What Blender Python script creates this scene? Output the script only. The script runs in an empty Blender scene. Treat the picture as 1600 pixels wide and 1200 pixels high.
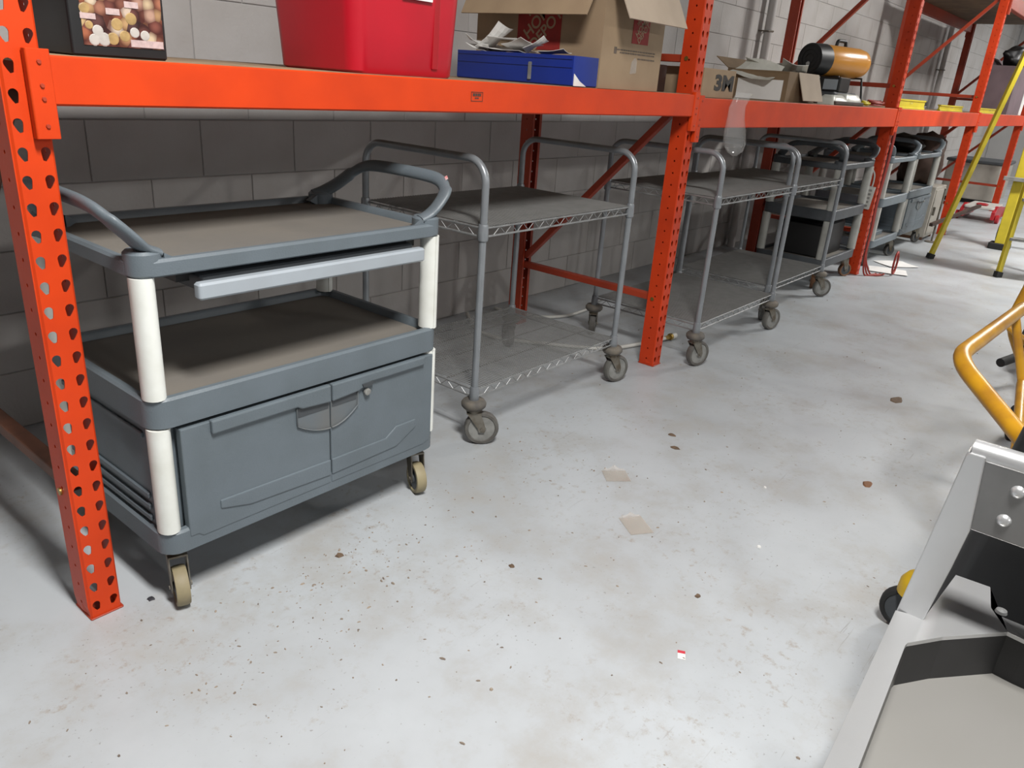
import bpy, bmesh, math, random
from mathutils import Vector, Matrix, noise
random.seed(7)
S = bpy.context.scene
C = S.collection
PI = math.pi

# ------------------------------------------------------------------ camera
CP = Vector((-0.53934, -1.62334, 1.24709))
yaw, pit, rol, FPX = 0.669452, -0.382320, 0.074411, 1198.59
f_ = Vector((math.cos(pit)*math.cos(yaw), math.cos(pit)*math.sin(yaw), math.sin(pit)))
r_ = f_.cross(Vector((0, 0, 1))).normalized()
u_ = r_.cross(f_)
r2 = math.cos(rol)*r_ + math.sin(rol)*u_
u2 = -math.sin(rol)*r_ + math.cos(rol)*u_
cd = bpy.data.cameras.new('camera')
cam = bpy.data.objects.new('camera', cd)
C.objects.link(cam)
cam.matrix_world = Matrix(((r2.x, u2.x, -f_.x, CP.x), (r2.y, u2.y, -f_.y, CP.y), (r2.z, u2.z, -f_.z, CP.z), (0, 0, 0, 1)))
cd.sensor_width = 36.0
cd.lens = FPX/1600*36.0
cd.clip_start = 0.02
S.camera = cam

# ------------------------------------------------------------------ world, lamps, exposure
w = bpy.data.worlds.new('world'); S.world = w
w.use_nodes = True
w.node_tree.nodes['Background'].inputs[0].default_value = (0.8, 0.85, 0.92, 1)
w.node_tree.nodes['Background'].inputs[1].default_value = 0.05
S.view_settings.view_transform = 'Standard'
S.view_settings.look = 'None'
S.view_settings.exposure = 0.0
S.view_settings.gamma = 1.0
S.view_settings.use_curve_mapping = False

def ceiling_lamp(x, y, z, lx, ly, power, col=(1.0, 0.98, 0.95)):
    l = bpy.data.lights.new('fluorescent_lamp', 'AREA')
    l.shape = 'RECTANGLE'; l.size = lx; l.size_y = ly; l.energy = power; l.color = col
    o = bpy.data.objects.new('fluorescent_lamp', l)
    o.location = (x, y, z)
    C.objects.link(o)
    return o
ceiling_lamp(-0.05, -1.75, 3.10, 0.35, 0.85, 182)
ceiling_lamp(7.4, -1.75, 3.10, 0.35, 0.85, 185)
ceiling_lamp(11.6, -1.75, 3.10, 0.35, 0.85, 95)
ceiling_lamp(14.8, -1.75, 3.10, 0.35, 0.85, 90)
ceiling_lamp(-0.05, -7.0, 3.10, 0.35, 0.85, 130)
ceiling_lamp(4.5, -7.0, 3.10, 0.35, 0.85, 150)
ceiling_lamp(9.5, -7.0, 3.10, 0.35, 0.85, 140)

# ------------------------------------------------------------------ materials
MATS = {}
ALB = 0.72
def mat(name, col, rough=0.5, metal=0.0, var=0.0, scale=8.0, col2=None, bump=0.0, bscale=60.0, spec=0.5, alpha=1.0, trans=0.0, lo=0.4, hi=0.65, stretch=None):
    col = tuple(c*ALB for c in col); col2 = tuple(c*ALB for c in col2) if col2 else None
    m = bpy.data.materials.new(name); m.use_nodes = True
    nt = m.node_tree; n = nt.nodes; b = n['Principled BSDF']
    b.inputs['Base Color'].default_value = (*col, 1)
    b.inputs['Roughness'].default_value = rough
    b.inputs['Metallic'].default_value = metal
    b.inputs['Specular IOR Level'].default_value = spec
    b.inputs['Alpha'].default_value = alpha
    b.inputs['Transmission Weight'].default_value = trans
    tc = n.new('ShaderNodeTexCoord')
    src = tc.outputs['Object']
    if stretch:
        mp = n.new('ShaderNodeMapping'); mp.inputs['Scale'].default_value = stretch
        nt.links.new(src, mp.inputs['Vector']); src = mp.outputs['Vector']
    if var or col2:
        t = n.new('ShaderNodeTexNoise'); t.inputs['Scale'].default_value = scale; t.inputs['Detail'].default_value = 6
        nt.links.new(src, t.inputs['Vector'])
        r = n.new('ShaderNodeValToRGB')
        c2 = col2 if col2 else tuple(max(0, c*(1-var)) for c in col)
        r.color_ramp.elements[0].position = lo; r.color_ramp.elements[1].position = hi
        r.color_ramp.elements[0].color = (*col, 1); r.color_ramp.elements[1].color = (*c2, 1)
        nt.links.new(t.outputs['Fac'], r.inputs['Fac'])
        nt.links.new(r.outputs['Color'], b.inputs['Base Color'])
    if bump:
        t2 = n.new('ShaderNodeTexNoise'); t2.inputs['Scale'].default_value = bscale; t2.inputs['Detail'].default_value = 4
        nt.links.new(src, t2.inputs['Vector'])
        bp = n.new('ShaderNodeBump'); bp.inputs['Strength'].default_value = bump; bp.inputs['Distance'].default_value = 0.004
        nt.links.new(t2.outputs['Fac'], bp.inputs['Height'])
        nt.links.new(bp.outputs['Normal'], b.inputs['Normal'])
    MATS[name] = m
    return m

def floor_material():
    m = bpy.data.materials.new('painted_concrete'); m.use_nodes = True
    nt = m.node_tree; n = nt.nodes; L = nt.links; b = n['Principled BSDF']
    tc = n.new('ShaderNodeTexCoord')
    def ns(scale, detail=6, rough=0.6, dist=0.0, sc=None):
        t = n.new('ShaderNodeTexNoise'); t.inputs['Scale'].default_value = scale; t.inputs['Detail'].default_value = detail
        t.inputs['Roughness'].default_value = rough; t.inputs['Distortion'].default_value = dist
        if sc:
            mp = n.new('ShaderNodeMapping'); mp.inputs['Scale'].default_value = sc; mp.inputs['Rotation'].default_value = (0, 0, 0.6)
            L.new(tc.outputs['Object'], mp.inputs['Vector']); L.new(mp.outputs['Vector'], t.inputs['Vector'])
        else:
            L.new(tc.outputs['Object'], t.inputs['Vector'])
        return t.outputs['Fac']
    def ramp(fac, p0, p1, v0=0.0, v1=1.0):
        r = n.new('ShaderNodeMapRange'); r.inputs[1].default_value = p0; r.inputs[2].default_value = p1
        r.inputs[3].default_value = v0; r.inputs[4].default_value = v1; r.clamp = True
        L.new(fac, r.inputs[0]); return r.outputs[0]
    def mix(a, bcol, fac):
        x = n.new('ShaderNodeMix'); x.data_type = 'RGBA'
        if isinstance(a, tuple): x.inputs['A'].default_value = (*[c*ALB for c in a], 1)
        else: L.new(a, x.inputs['A'])
        x.inputs['B'].default_value = (*[c*ALB for c in bcol], 1)
        L.new(fac, x.inputs['Factor']); return x.outputs['Result']
    def mul(a, bb):
        x = n.new('ShaderNodeMath'); x.operation = 'MULTIPLY'
        L.new(a, x.inputs[0])
        if isinstance(bb, float): x.inputs[1].default_value = bb
        else: L.new(bb, x.inputs[1])
        return x.outputs[0]
    base = mix((0.595, 0.63, 0.66), (0.515, 0.54, 0.56), ramp(ns(1.3), 0.42, 0.62))
    base = mix(base, (0.475, 0.445, 0.40), mul(ramp(ns(2.6, 8, 0.75), 0.50, 0.70), 0.60))
    base = mix(base, (0.40, 0.34, 0.28), mul(mul(ramp(ns(30, 5, 0.75), 0.55, 0.68), ramp(ns(2.1, 3), 0.47, 0.60)), 0.75))
    base = mix(base, (0.24, 0.22, 0.20), mul(mul(ramp(ns(95, 2, 0.5), 0.68, 0.74), ramp(ns(1.7, 3), 0.42, 0.6)), 0.8))
    base = mix(base, (0.34, 0.32, 0.31), mul(mul(ramp(ns(5, 3, 0.6, 0.4, (1.0, 22.0, 1.0)), 0.67, 0.71), ramp(ns(1.9, 3), 0.5, 0.62)), 0.6))
    L.new(base, b.inputs['Base Color'])
    L.new(ramp(ns(3.5), 0.3, 0.7, 0.32, 0.55), b.inputs['Roughness'])
    bp = n.new('ShaderNodeBump'); bp.inputs['Strength'].default_value = 0.12; bp.inputs['Distance'].default_value = 0.003
    L.new(ns(40), bp.inputs['Height']); L.new(bp.outputs['Normal'], b.inputs['Normal'])
    return m
M_FLOOR = floor_material()
M_BLOCK = mat('painted_block', (0.64, 0.618, 0.60), 0.75, col2=(0.54, 0.505, 0.48), scale=2.2, bump=0.35, bscale=70)
M_MORTAR = mat('painted_mortar', (0.53, 0.515, 0.505), 0.85, var=0.1)
M_WALL = mat('painted_wall', (0.58, 0.57, 0.56), 0.8, var=0.12, scale=1.5)
M_CEIL = mat('ceiling_steel', (0.60, 0.60, 0.60), 0.9, var=0.1, scale=2)
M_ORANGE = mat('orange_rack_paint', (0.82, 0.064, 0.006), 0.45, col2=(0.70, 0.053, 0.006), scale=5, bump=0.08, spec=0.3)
M_ORANGE_DIM = mat('dimmed_orange_paint', (0.74, 0.060, 0.010), 0.45, col2=(0.60, 0.048, 0.010), scale=5, bump=0.08, spec=0.3)  # rack orange toned down: weaker light on the later frames put into the colour
M_ORANGE_D = mat('shaded_orange_paint', (0.48, 0.055, 0.018), 0.45, col2=(0.42, 0.05, 0.02), scale=5, bump=0.08)  # darker copy of the rack orange; shade on rear posts and braces coloured in
M_RBROWN = mat('rusted_brown_paint', (0.20, 0.075, 0.04), 0.6, col2=(0.12, 0.05, 0.03), scale=9)
M_DECK = mat('particle_board', (0.42, 0.29, 0.17), 0.8, col2=(0.30, 0.20, 0.12), scale=14, bump=0.2)
M_DECKD = mat('dark_plywood', (0.20, 0.13, 0.075), 0.8, col2=(0.13, 0.085, 0.05), scale=6)
M_GREY = mat('blue_grey_plastic', (0.165, 0.200, 0.228), 0.45, col2=(0.145, 0.176, 0.197), scale=6, bump=0.15, bscale=250)
M_GREYD = mat('dark_grey_plastic', (0.085, 0.095, 0.105), 0.5, var=0.25, scale=6, bump=0.15, bscale=250)
M_PULL = mat('dusty_grey_plastic', (0.155, 0.180, 0.198), 0.6, col2=(0.175, 0.18, 0.178), scale=8)
M_DUST = mat('dusty_tray', (0.215, 0.195, 0.168), 0.85, col2=(0.185, 0.172, 0.155), scale=3, bump=0.1)
M_CREAM = mat('cream_plastic', (0.99, 1.01, 0.96), 0.45, col2=(0.86, 0.87, 0.80), scale=9)
M_CREAM_OLD = mat('dull_cream_plastic', (0.58, 0.58, 0.54), 0.5, col2=(0.46, 0.46, 0.42), scale=9)
M_DRAWER = mat('pale_grey_plastic', (0.46, 0.51, 0.56), 0.4, col2=(0.42, 0.46, 0.50), scale=5)
M_CWHEEL = mat('yellowed_wheel', (0.40, 0.34, 0.20), 0.6, col2=(0.28, 0.23, 0.14), scale=12)
M_GWHEEL = mat('grey_wheel', (0.17, 0.165, 0.15), 0.6, col2=(0.11, 0.10, 0.09), scale=20)
M_HUB = mat('grey_hub', (0.36, 0.36, 0.34), 0.55, var=0.3, scale=25)
M_DSTEEL = mat('dirty_caster_steel', (0.30, 0.28, 0.24), 0.5, 0.6, col2=(0.17, 0.14, 0.10), scale=25)
M_TUBE = mat('grey_painted_tube', (0.36, 0.385, 0.41), 0.32, 0.35, var=0.18, scale=10)
M_WIRE = mat('chrome_wire', (0.46, 0.47, 0.47), 0.45, 0.5, var=0.3, scale=20)
M_WIRED = mat('dusty_wire', (0.34, 0.34, 0.33), 0.55, 0.4, var=0.1, scale=20)
M_BLACK = mat('black_plastic', (0.012, 0.012, 0.013), 0.45, var=0.3, scale=8)
M_RUBBER = mat('black_rubber', (0.02, 0.02, 0.02), 0.75, var=0.3, scale=12)
M_BUMPER = mat('rubber_bumper', (0.12, 0.11, 0.10), 0.75, col2=(0.22, 0.19, 0.15), scale=18)
M_RED = mat('red_tote_plastic', (0.60, 0.006, 0.022), 0.38, var=0.12, scale=5)
M_BLUE = mat('blue_plastic', (0.006, 0.032, 0.30), 0.4, var=0.2, scale=5)
M_PAPER = mat('white_paper', (1.02, 1.01, 0.98), 0.8, var=0.08, scale=12)
M_CARD = mat('cardboard', (0.42, 0.30, 0.185), 0.85, col2=(0.37, 0.26, 0.16), scale=7, bump=0.1)
M_CARDL = mat('pale_cardboard', (0.56, 0.45, 0.345), 0.85, var=0.1, scale=7)
M_CARDD = mat('brown_cardboard', (0.27, 0.18, 0.10), 0.85, var=0.15, scale=7)
M_PRED = mat('red_print', (0.36, 0.02, 0.015), 0.8, var=0.2, scale=30)
M_INK = mat('grey_print', (0.17, 0.13, 0.10), 0.8, var=0.3, scale=60)
M_BINK = mat('black_print', (0.05, 0.045, 0.04), 0.8, var=0.2, scale=40)
M_HEAT = mat('heater_yellow_orange', (0.95, 0.42, 0.07), 0.28, var=0.1, scale=5)
M_YEL = mat('yellow_tube_paint', (0.72, 0.36, 0.015), 0.38, col2=(0.52, 0.24, 0.02), scale=12)
M_YEL2 = mat('deep_yellow', (0.75, 0.48, 0.02), 0.45, var=0.15, scale=15)
M_LYEL = mat('ladder_yellow', (0.78, 0.62, 0.04), 0.45, var=0.15, scale=9)
M_LEVEL = mat('bright_yellow', (0.85, 0.70, 0.02), 0.45, var=0.1, scale=9)
M_SS = mat('brushed_steel', (0.78, 0.79, 0.80), 0.28, 0.72, col2=(0.72, 0.73, 0.74), scale=5, bump=0.03, bscale=150)
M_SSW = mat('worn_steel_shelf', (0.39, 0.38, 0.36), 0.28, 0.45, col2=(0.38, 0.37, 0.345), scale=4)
M_SSD = mat('shaded_steel', (0.022, 0.022, 0.024), 0.35, 0.3, var=0.2, scale=6)  # near-black, so the shade inside the basin is painted on its walls
M_SSP = mat('grey_riveted_steel', (0.34, 0.34, 0.34), 0.38, 0.8, col2=(0.26, 0.26, 0.26), scale=8)
M_BRASS = mat('brass', (0.62, 0.42, 0.12), 0.35, 0.9, var=0.2, scale=40)
M_WHITE = mat('white_plastic', (0.74, 0.73, 0.68), 0.45, var=0.08, scale=9)
M_CORDR = mat('red_cord', (0.42, 0.04, 0.025), 0.5, var=0.2, scale=15)
M_JRED = mat('jack_red', (0.55, 0.02, 0.03), 0.4, var=0.2, scale=9)
M_BEIGE = mat('beige_paint', (0.50, 0.47, 0.41), 0.6, var=0.15, scale=5)
M_PURP = mat('mauve_carton', (0.24, 0.17, 0.19), 0.8, var=0.2, scale=5)
M_BROWN = mat('dark_brown', (0.09, 0.05, 0.035), 0.7, var=0.4, scale=9)
M_RUST = mat('rusty_caster', (0.28, 0.13, 0.06), 0.7, var=0.3, scale=20)
M_PIPE = mat('white_pipe', (0.66, 0.64, 0.62), 0.5, var=0.08, scale=9)
M_CLEAR = mat('clear_film', (0.90, 0.90, 0.88), 0.12, 0.0, var=0.04, scale=9, alpha=0.16, spec=0.8)
M_FILM = mat('cloudy_film', (1.05, 1.05, 0.95), 0.2, 0.0, var=0.05, scale=14, alpha=0.78, spec=0.8)
M_TAN = mat('tan_film', (0.80, 0.74, 0.66), 0.12, 0.0, var=0.1, scale=14, alpha=0.42, spec=0.7)

def food_print():
    m = bpy.data.materials.new('food_photo_print'); m.use_nodes = True
    nt = m.node_tree; n = nt.nodes; b = n['Principled BSDF']
    tc = n.new('ShaderNodeTexCoord')
    v = n.new('ShaderNodeTexVoronoi'); v.inputs['Scale'].default_value = 46; v.inputs['Randomness'].default_value = 1
    nt.links.new(tc.outputs['Object'], v.inputs['Vector'])
    sp = n.new('ShaderNodeSeparateColor'); nt.links.new(v.outputs['Color'], sp.inputs['Color'])
    r = n.new('ShaderNodeValToRGB'); e = r.color_ramp.elements
    cols = [(0.0, (0.06, 0.03, 0.03)), (0.25, (0.22, 0.07, 0.05)), (0.45, (0.30, 0.13, 0.08)), (0.62, (0.45, 0.30, 0.13)), (0.78, (0.55, 0.47, 0.38)), (0.92, (0.30, 0.10, 0.05))]
    e[0].position, e[0].color = cols[0][0], (*cols[0][1], 1)
    e[1].position, e[1].color = cols[1][0], (*cols[1][1], 1)
    for p, c in cols[2:]:
        q = e.new(p); q.color = (*c, 1)
    nt.links.new(sp.outputs[0], r.inputs['Fac'])
    mx = n.new('ShaderNodeMix'); mx.data_type = 'RGBA'; mx.blend_type = 'MULTIPLY'
    mr = n.new('ShaderNodeMapRange'); mr.inputs[1].default_value = 0.25; mr.inputs[2].default_value = 0.7; mr.inputs[3].default_value = 0; mr.inputs[4].default_value = 1
    nt.links.new(v.outputs['Distance'], mr.inputs[0]); nt.links.new(mr.outputs[0], mx.inputs['Factor'])
    nt.links.new(r.outputs['Color'], mx.inputs['A']); mx.inputs['B'].default_value = (0.25, 0.15, 0.15, 1)
    nt.links.new(mx.outputs['Result'], b.inputs['Base Color'])
    b.inputs['Roughness'].default_value = 0.35
    return m
M_FOOD = food_print()

# ------------------------------------------------------------------ mesh helpers
class MB:
    def __init__(s):
        s.v = []; s.f = []
    def add(s, vs, fs):
        o = len(s.v); s.v += [tuple(v) for v in vs]; s.f += [tuple(i+o for i in q) for q in fs]; return s
    def box(s, x0, x1, y0, y1, z0, z1):
        vs = [(x, y, z) for z in (z0, z1) for y in (y0, y1) for x in (x0, x1)]
        return s.add(vs, [(0, 2, 3, 1), (4, 5, 7, 6), (0, 1, 5, 4), (2, 6, 7, 3), (0, 4, 6, 2), (1, 3, 7, 5)])
    def rings(s, rs, cap0=True, cap1=True):
        n = len(rs[0]); vs = [p for r in rs for p in r]; fs = []
        for k in range(len(rs)-1):
            for i in range(n):
                j = (i+1) % n
                fs.append((k*n+i, k*n+j, (k+1)*n+j, (k+1)*n+i))
        if cap0: fs.append(tuple(range(n-1, -1, -1)))
        if cap1: fs.append(tuple((len(rs)-1)*n+i for i in range(n)))
        return s.add(vs, fs)
    def rbox(s, x0, x1, y0, y1, z0, z1, r=0.01, b=0.003):
        rs = []
        for z, d in ((z0, b), (z0+b, 0), (z1-b, 0), (z1, b)):
            rs.append(rrect(x0+d, x1-d, y0+d, y1-d, max(r-d, 0.0005), z))
        return s.rings(rs)
    def tube(s, pts, r, n=10, r2=None, up=(0, 0, 1), closed=False, caps=True):
        # sweep; r may be a list; r2 = second semi-axis for an oval section
        P = [Vector(p) for p in pts]; m = len(P); rs = []
        prev = None
        for i in range(m):
            a = P[i-1] if (i > 0 or closed) else P[i]; b = P[(i+1) % m] if (i < m-1 or closed) else P[i]
            t = (b-a).normalized()
            if prev is None:
                U = Vector(up)
                if abs(U.dot(t)) > 0.95: U = Vector((1, 0, 0))
                nrm = (U - t*U.dot(t)).normalized()
            else:
                nrm = (prev - t*prev.dot(t)).normalized()
            prev = nrm
            bi = t.cross(nrm)
            ra = r[i] if isinstance(r, (list, tuple)) else r
            rb = (r2[i] if isinstance(r2, (list, tuple)) else r2) if r2 is not None else ra
            rs.append([P[i] + nrm*ra*math.cos(2*PI*k/n) + bi*rb*math.sin(2*PI*k/n) for k in range(n)])
        if closed:
            rs.append(rs[0]); return s.rings(rs, False, False)
        return s.rings(rs, caps, caps)
    def cyl(s, p0, p1, r, n=16, r1=None):
        return s.tube([p0, p1], [r, r if r1 is None else r1], n)
    def lathe(s, prof, c=(0, 0, 0), axis='z', n=24, caps=True):
        rs = []
        for rad, h in prof:
            ring = []
            for k in range(n):
                a = 2*PI*k/n; x, y = rad*math.cos(a), rad*math.sin(a)
                if axis == 'z': p = (x, y, h)
                elif axis == 'y': p = (x, h, y)
                else: p = (h, x, y)
                ring.append((p[0]+c[0], p[1]+c[1], p[2]+c[2]))
            rs.append(ring)
        return s.rings(rs, caps, caps)
    def prism(s, poly, ax, a, b):
        # poly of 2D points; ax the extrusion axis ('x': (y,z), 'y': (x,z), 'z': (x,y))
        def P(p, t):
            return (t, p[0], p[1]) if ax == 'x' else (p[0], t, p[1]) if ax == 'y' else (p[0], p[1], t)
        return s.rings([[P(p, a) for p in poly], [P(p, b) for p in poly]])
    def bar(s, p0, p1, w, h, up=(0, 0, 1)):
        p0, p1 = Vector(p0), Vector(p1); t = (p1-p0).normalized(); U = Vector(up)
        if abs(U.dot(t)) > 0.95: U = Vector((1, 0, 0))
        n = (U-t*U.dot(t)).normalized(); b = t.cross(n)
        rs = [[p + b*sx*w/2 + n*sy*h/2 for sx, sy in ((-1, -1), (1, -1), (1, 1), (-1, 1))] for p in (p0, p1)]
        return s.rings(rs)
    def xform(s, Mx):
        s.v = [tuple(Mx @ Vector(v)) for v in s.v]; return s
    def mesh(s, name, m, smooth=None, off=(0, 0, 0)):
        me = bpy.data.meshes.new(name)
        me.from_pydata([(v[0]-off[0], v[1]-off[1], v[2]-off[2]) for v in s.v], [], s.f)
        bm = bmesh.new(); bm.from_mesh(me)
        bmesh.ops.recalc_face_normals(bm, faces=bm.faces)
        bm.to_mesh(me); bm.free()
        me.materials.append(m)
        if smooth:
            for p in me.polygons: p.use_smooth = True
            try: me.set_sharp_from_angle(angle=math.radians(smooth))
            except Exception: pass
        return me
    def build(s, name, m, parent=None, smooth=None, bevel=0.0, label=None):
        off = ORG.get(parent.name, (0, 0, 0)) if parent else (0, 0, 0)
        me = s.mesh(name, m, smooth, off)
        o = bpy.data.objects.new(name, me); C.objects.link(o)
        if parent:
            o.parent = parent; ORG[o.name] = off
        else: ORG[o.name] = (0, 0, 0)
        if bevel:
            md = o.modifiers.new('bevel', 'BEVEL'); md.width = bevel; md.segments = 2; md.limit_method = 'ANGLE'; md.angle_limit = 0.7
        if label: o['label'] = label
        return o
ORG = {}
def rrect(x0, x1, y0, y1, r, z, k=5):
    pts = []
    for cx, cy, a0 in ((x1-r, y1-r, 0), (x0+r, y1-r, PI/2), (x0+r, y0+r, PI), (x1-r, y0+r, 3*PI/2)):
        for i in range(k+1):
            a = a0 + PI/2*i/k
            pts.append((cx+r*math.cos(a), cy+r*math.sin(a), z))
    return pts
def smooth_path(pts, k=6):
    P = [Vector(p) for p in pts]; out = []
    for i in range(len(P)-1):
        p0 = P[max(i-1, 0)]; p1 = P[i]; p2 = P[i+1]; p3 = P[min(i+2, len(P)-1)]
        for j in range(k):
            t = j/k
            out.append(0.5*((2*p1)+(-p0+p2)*t+(2*p0-5*p1+4*p2-p3)*t*t+(-p0+3*p1-3*p2+p3)*t**3))
    out.append(P[-1]); return out
def fillet(pts, r, k=6):
    P = [Vector(p) for p in pts]; out = [P[0]]
    for i in range(1, len(P)-1):
        a = (P[i-1]-P[i]).normalized(); b = (P[i+1]-P[i]).normalized()
        ang = a.angle(b); d = r/math.tan(ang/2)
        p0 = P[i]+a*d; p1 = P[i]+b*d
        c = P[i]+(a+b).normalized()*(r/math.sin(ang/2))
        v0 = p0-c; v1 = p1-c; tot = v0.angle(v1)
        for j in range(k+1):
            t = j/k
            s0 = math.sin((1-t)*tot)/math.sin(tot); s1 = math.sin(t*tot)/math.sin(tot)
            out.append(c+v0*s0+v1*s1)
    out.append(P[-1]); return out

def tag(o, label, cat, group=None, kind=None):
    if label: o['label'] = label
    if cat: o['category'] = cat
    if group: o['group'] = group
    if kind: o['kind'] = kind
    return o
def thing(name, label, cat, loc=(0, 0, 0), group=None):
    o = bpy.data.objects.new(name, None); C.objects.link(o)
    o.location = loc; o.empty_display_size = 0.1
    ORG[o.name] = tuple(loc)
    return tag(o, label, cat, group)
def struct(o):
    o['kind'] = 'structure'; return o
def copy_tree(o, parent=None):
    c = o.copy(); C.objects.link(c); c.parent = parent
    for ch in [x for x in bpy.data.objects if x.parent == o]:
        copy_tree(ch, c)
    return c
def text_mesh(body, size, depth, m, name, parent, Mx, offset=0.0):
    cu = bpy.data.curves.new(name, 'FONT'); cu.body = body; cu.size = size; cu.extrude = depth; cu.offset = offset
    cu.align_x = 'CENTER'; cu.align_y = 'CENTER'
    t = bpy.data.objects.new(name+'_tmp', cu); C.objects.link(t)
    bpy.context.view_layer.update()
    me = bpy.data.meshes.new_from_object(t.evaluated_get(bpy.context.evaluated_depsgraph_get()))
    bpy.data.objects.remove(t)
    me.name = name; me.materials.clear(); me.materials.append(m)
    off = ORG.get(parent.name, (0, 0, 0))
    me.transform(Matrix.Translation([-c for c in off]) @ Mx)
    o = bpy.data.objects.new(name, me); C.objects.link(o); o.parent = parent
    ORG[o.name] = off
    return o

# ------------------------------------------------------------------ room shell
WY = 1.16
fl = struct(MB().box(-5, 17.2, -12, WY+0.3, -0.1, 0).build('floor', M_FLOOR))
struct(MB().box(-5.2, 17.2, -12.2, WY+0.3, 5.5, 5.6).build('ceiling', M_CEIL))
struct(MB().box(-5.2, -5, -12, WY+0.3, 0, 5.5).build('wall_left', M_WALL))
struct(MB().box(17.0, 17.2, -12, WY+0.0, 0, 5.5).build('wall_right', M_WALL))
struct(MB().box(-5, 17, -12.2, -12, 0, 5.5).build('wall_front', M_WALL))
wall = struct(MB().box(-5, 17.2, WY+0.0035, WY+0.3, 0, 5.5).build('wall_back', M_MORTAR))
bw, bh, gap = 0.406, 0.203, 0.0038
bmesh_ = MB()
d = 0.002
rs = []
for y, e in ((0.02, 0.0), (d, 0.0), (0.0, d)):
    rs.append([(gap/2+e, y, gap/2+e), (bw-gap/2-e, y, gap/2+e), (bw-gap/2-e, y, bh-gap/2-e), (gap/2+e, y, bh-gap/2-e)])
bmesh_.rings(rs, False, True)
block_me = bmesh_.mesh('block', M_BLOCK)
for row in range(11):
    sh = 0.0 if row % 2 else bw/2
    for k in range(27):
        o = bpy.data.objects.new('block', block_me); C.objects.link(o); o.parent = wall
        o.location = (0.0+sh+k*bw, WY-0.001+random.uniform(-0.0008, 0.0008), row*bh)
# courses above the reach of the single blocks and beyond them: one joined part
rest = MB()
for row in range(27):
    sh = 0.0 if row % 2 else bw/2
    for k in range(-12, 41):
        if row < 11 and 0 <= k < 27: continue
        x = sh+k*bw; z = row*bh
        if x < -5 or x+bw > 17 or z+bh > 5.5: continue
        rest.box(x+gap/2, x+bw-gap/2, WY-0.001, WY+0.012, z+gap/2, z+bh-gap/2)
ro = rest.build('block_courses', M_BLOCK, wall); ro['kind'] = 'stuff'

for i, (x, rr) in enumerate(((5.80, 0.055), (11.62, 0.05))):
    p = thing('wall_conduit', ['white vertical conduit on the block wall behind the open carton', 'white vertical conduit on the block wall at the far rack bays'][i], 'pipe', (x, WY-0.06, 0))
    MB().cyl((x, WY-0.06, 0.0), (x, WY-0.06, 3.95), rr*0.62, 14).build('pipe', M_PIPE, p, 50)
    for z in (0.6, 1.7, 2.8):
        MB().tube([(x-0.06, WY-0.004, z), (x-0.04, WY-0.02, z), (x-0.04, WY-0.08, z), (x, WY-0.1, z), (x+0.04, WY-0.08, z), (x+0.04, WY-0.02, z), (x+0.06, WY-0.004, z)], 0.006, 6).build('strap', M_DSTEEL, p, 50)

# ------------------------------------------------------------------ pallet rack
PW, PD, PH = 0.07, 0.076, 2.9
HS = 0.0508; H0 = 0.034
def hull2(c0, r0, c1, r1, n):
    pts = []
    for c, r in ((c0, r0), (c1, r1)):
        for k in range(40):
            a = 2*PI*k/40; pts.append((c[0]+r*math.cos(a), c[1]+r*math.sin(a)))
    pts = sorted(set(pts))
    def half(ps):
        h = []
        for p in ps:
            while len(h) > 1 and (h[-1][0]-h[-2][0])*(p[1]-h[-2][1])-(h[-1][1]-h[-2][1])*(p[0]-h[-2][0]) <= 0: h.pop()
            h.append(p)
        return h[:-1]
    H = half(pts)+half(pts[::-1])
    out = []
    for k in range(n):
        a = 2*PI*k/n; dx, dy = math.cos(a), math.sin(a); best = 0.005
        for i in range(len(H)):
            (x1, y1), (x2, y2) = H[i], H[(i+1) % len(H)]
            den = dx*(y2-y1)-dy*(x2-x1)
            if abs(den) < 1e-12: continue
            t = (x1*(y2-y1)-y1*(x2-x1))/den; s_ = (x1*dy-y1*dx)/den
            if t > 0 and -1e-6 <= s_ <= 1+1e-6: best = max(best, t)
        out.append((dx*best, dy*best))
    return out
def cell(mb, u0, u1, v0, v1, cu, cv, hole, P):
    # a rectangle u0..u1 x v0..v1 with a hole polygon (relative to cu,cv)
    n = len(hole); outer = []
    for k in range(n):
        a = 2*PI*k/n; dx, dy = math.cos(a), math.sin(a)
        tx = ((u1-cu)/dx if dx > 1e-9 else (u0-cu)/dx if dx < -1e-9 else 1e9)
        ty = ((v1-cv)/dy if dy > 1e-9 else (v0-cv)/dy if dy < -1e-9 else 1e9)
        t = min(tx, ty); outer.append((cu+dx*t, cv+dy*t))
    # snap nearest samples to the four corners
    for c in ((u0, v0), (u1, v0), (u1, v1), (u0, v1)):
        k = min(range(n), key=lambda i: (outer[i][0]-c[0])**2+(outer[i][1]-c[1])**2); outer[k] = c
    vs = [P(*p) for p in outer]+[P(cu+h[0], cv+h[1]) for h in hole]
    mb.add(vs, [(i, (i+1) % n, n+(i+1) % n, n+i) for i in range(n)])
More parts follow.
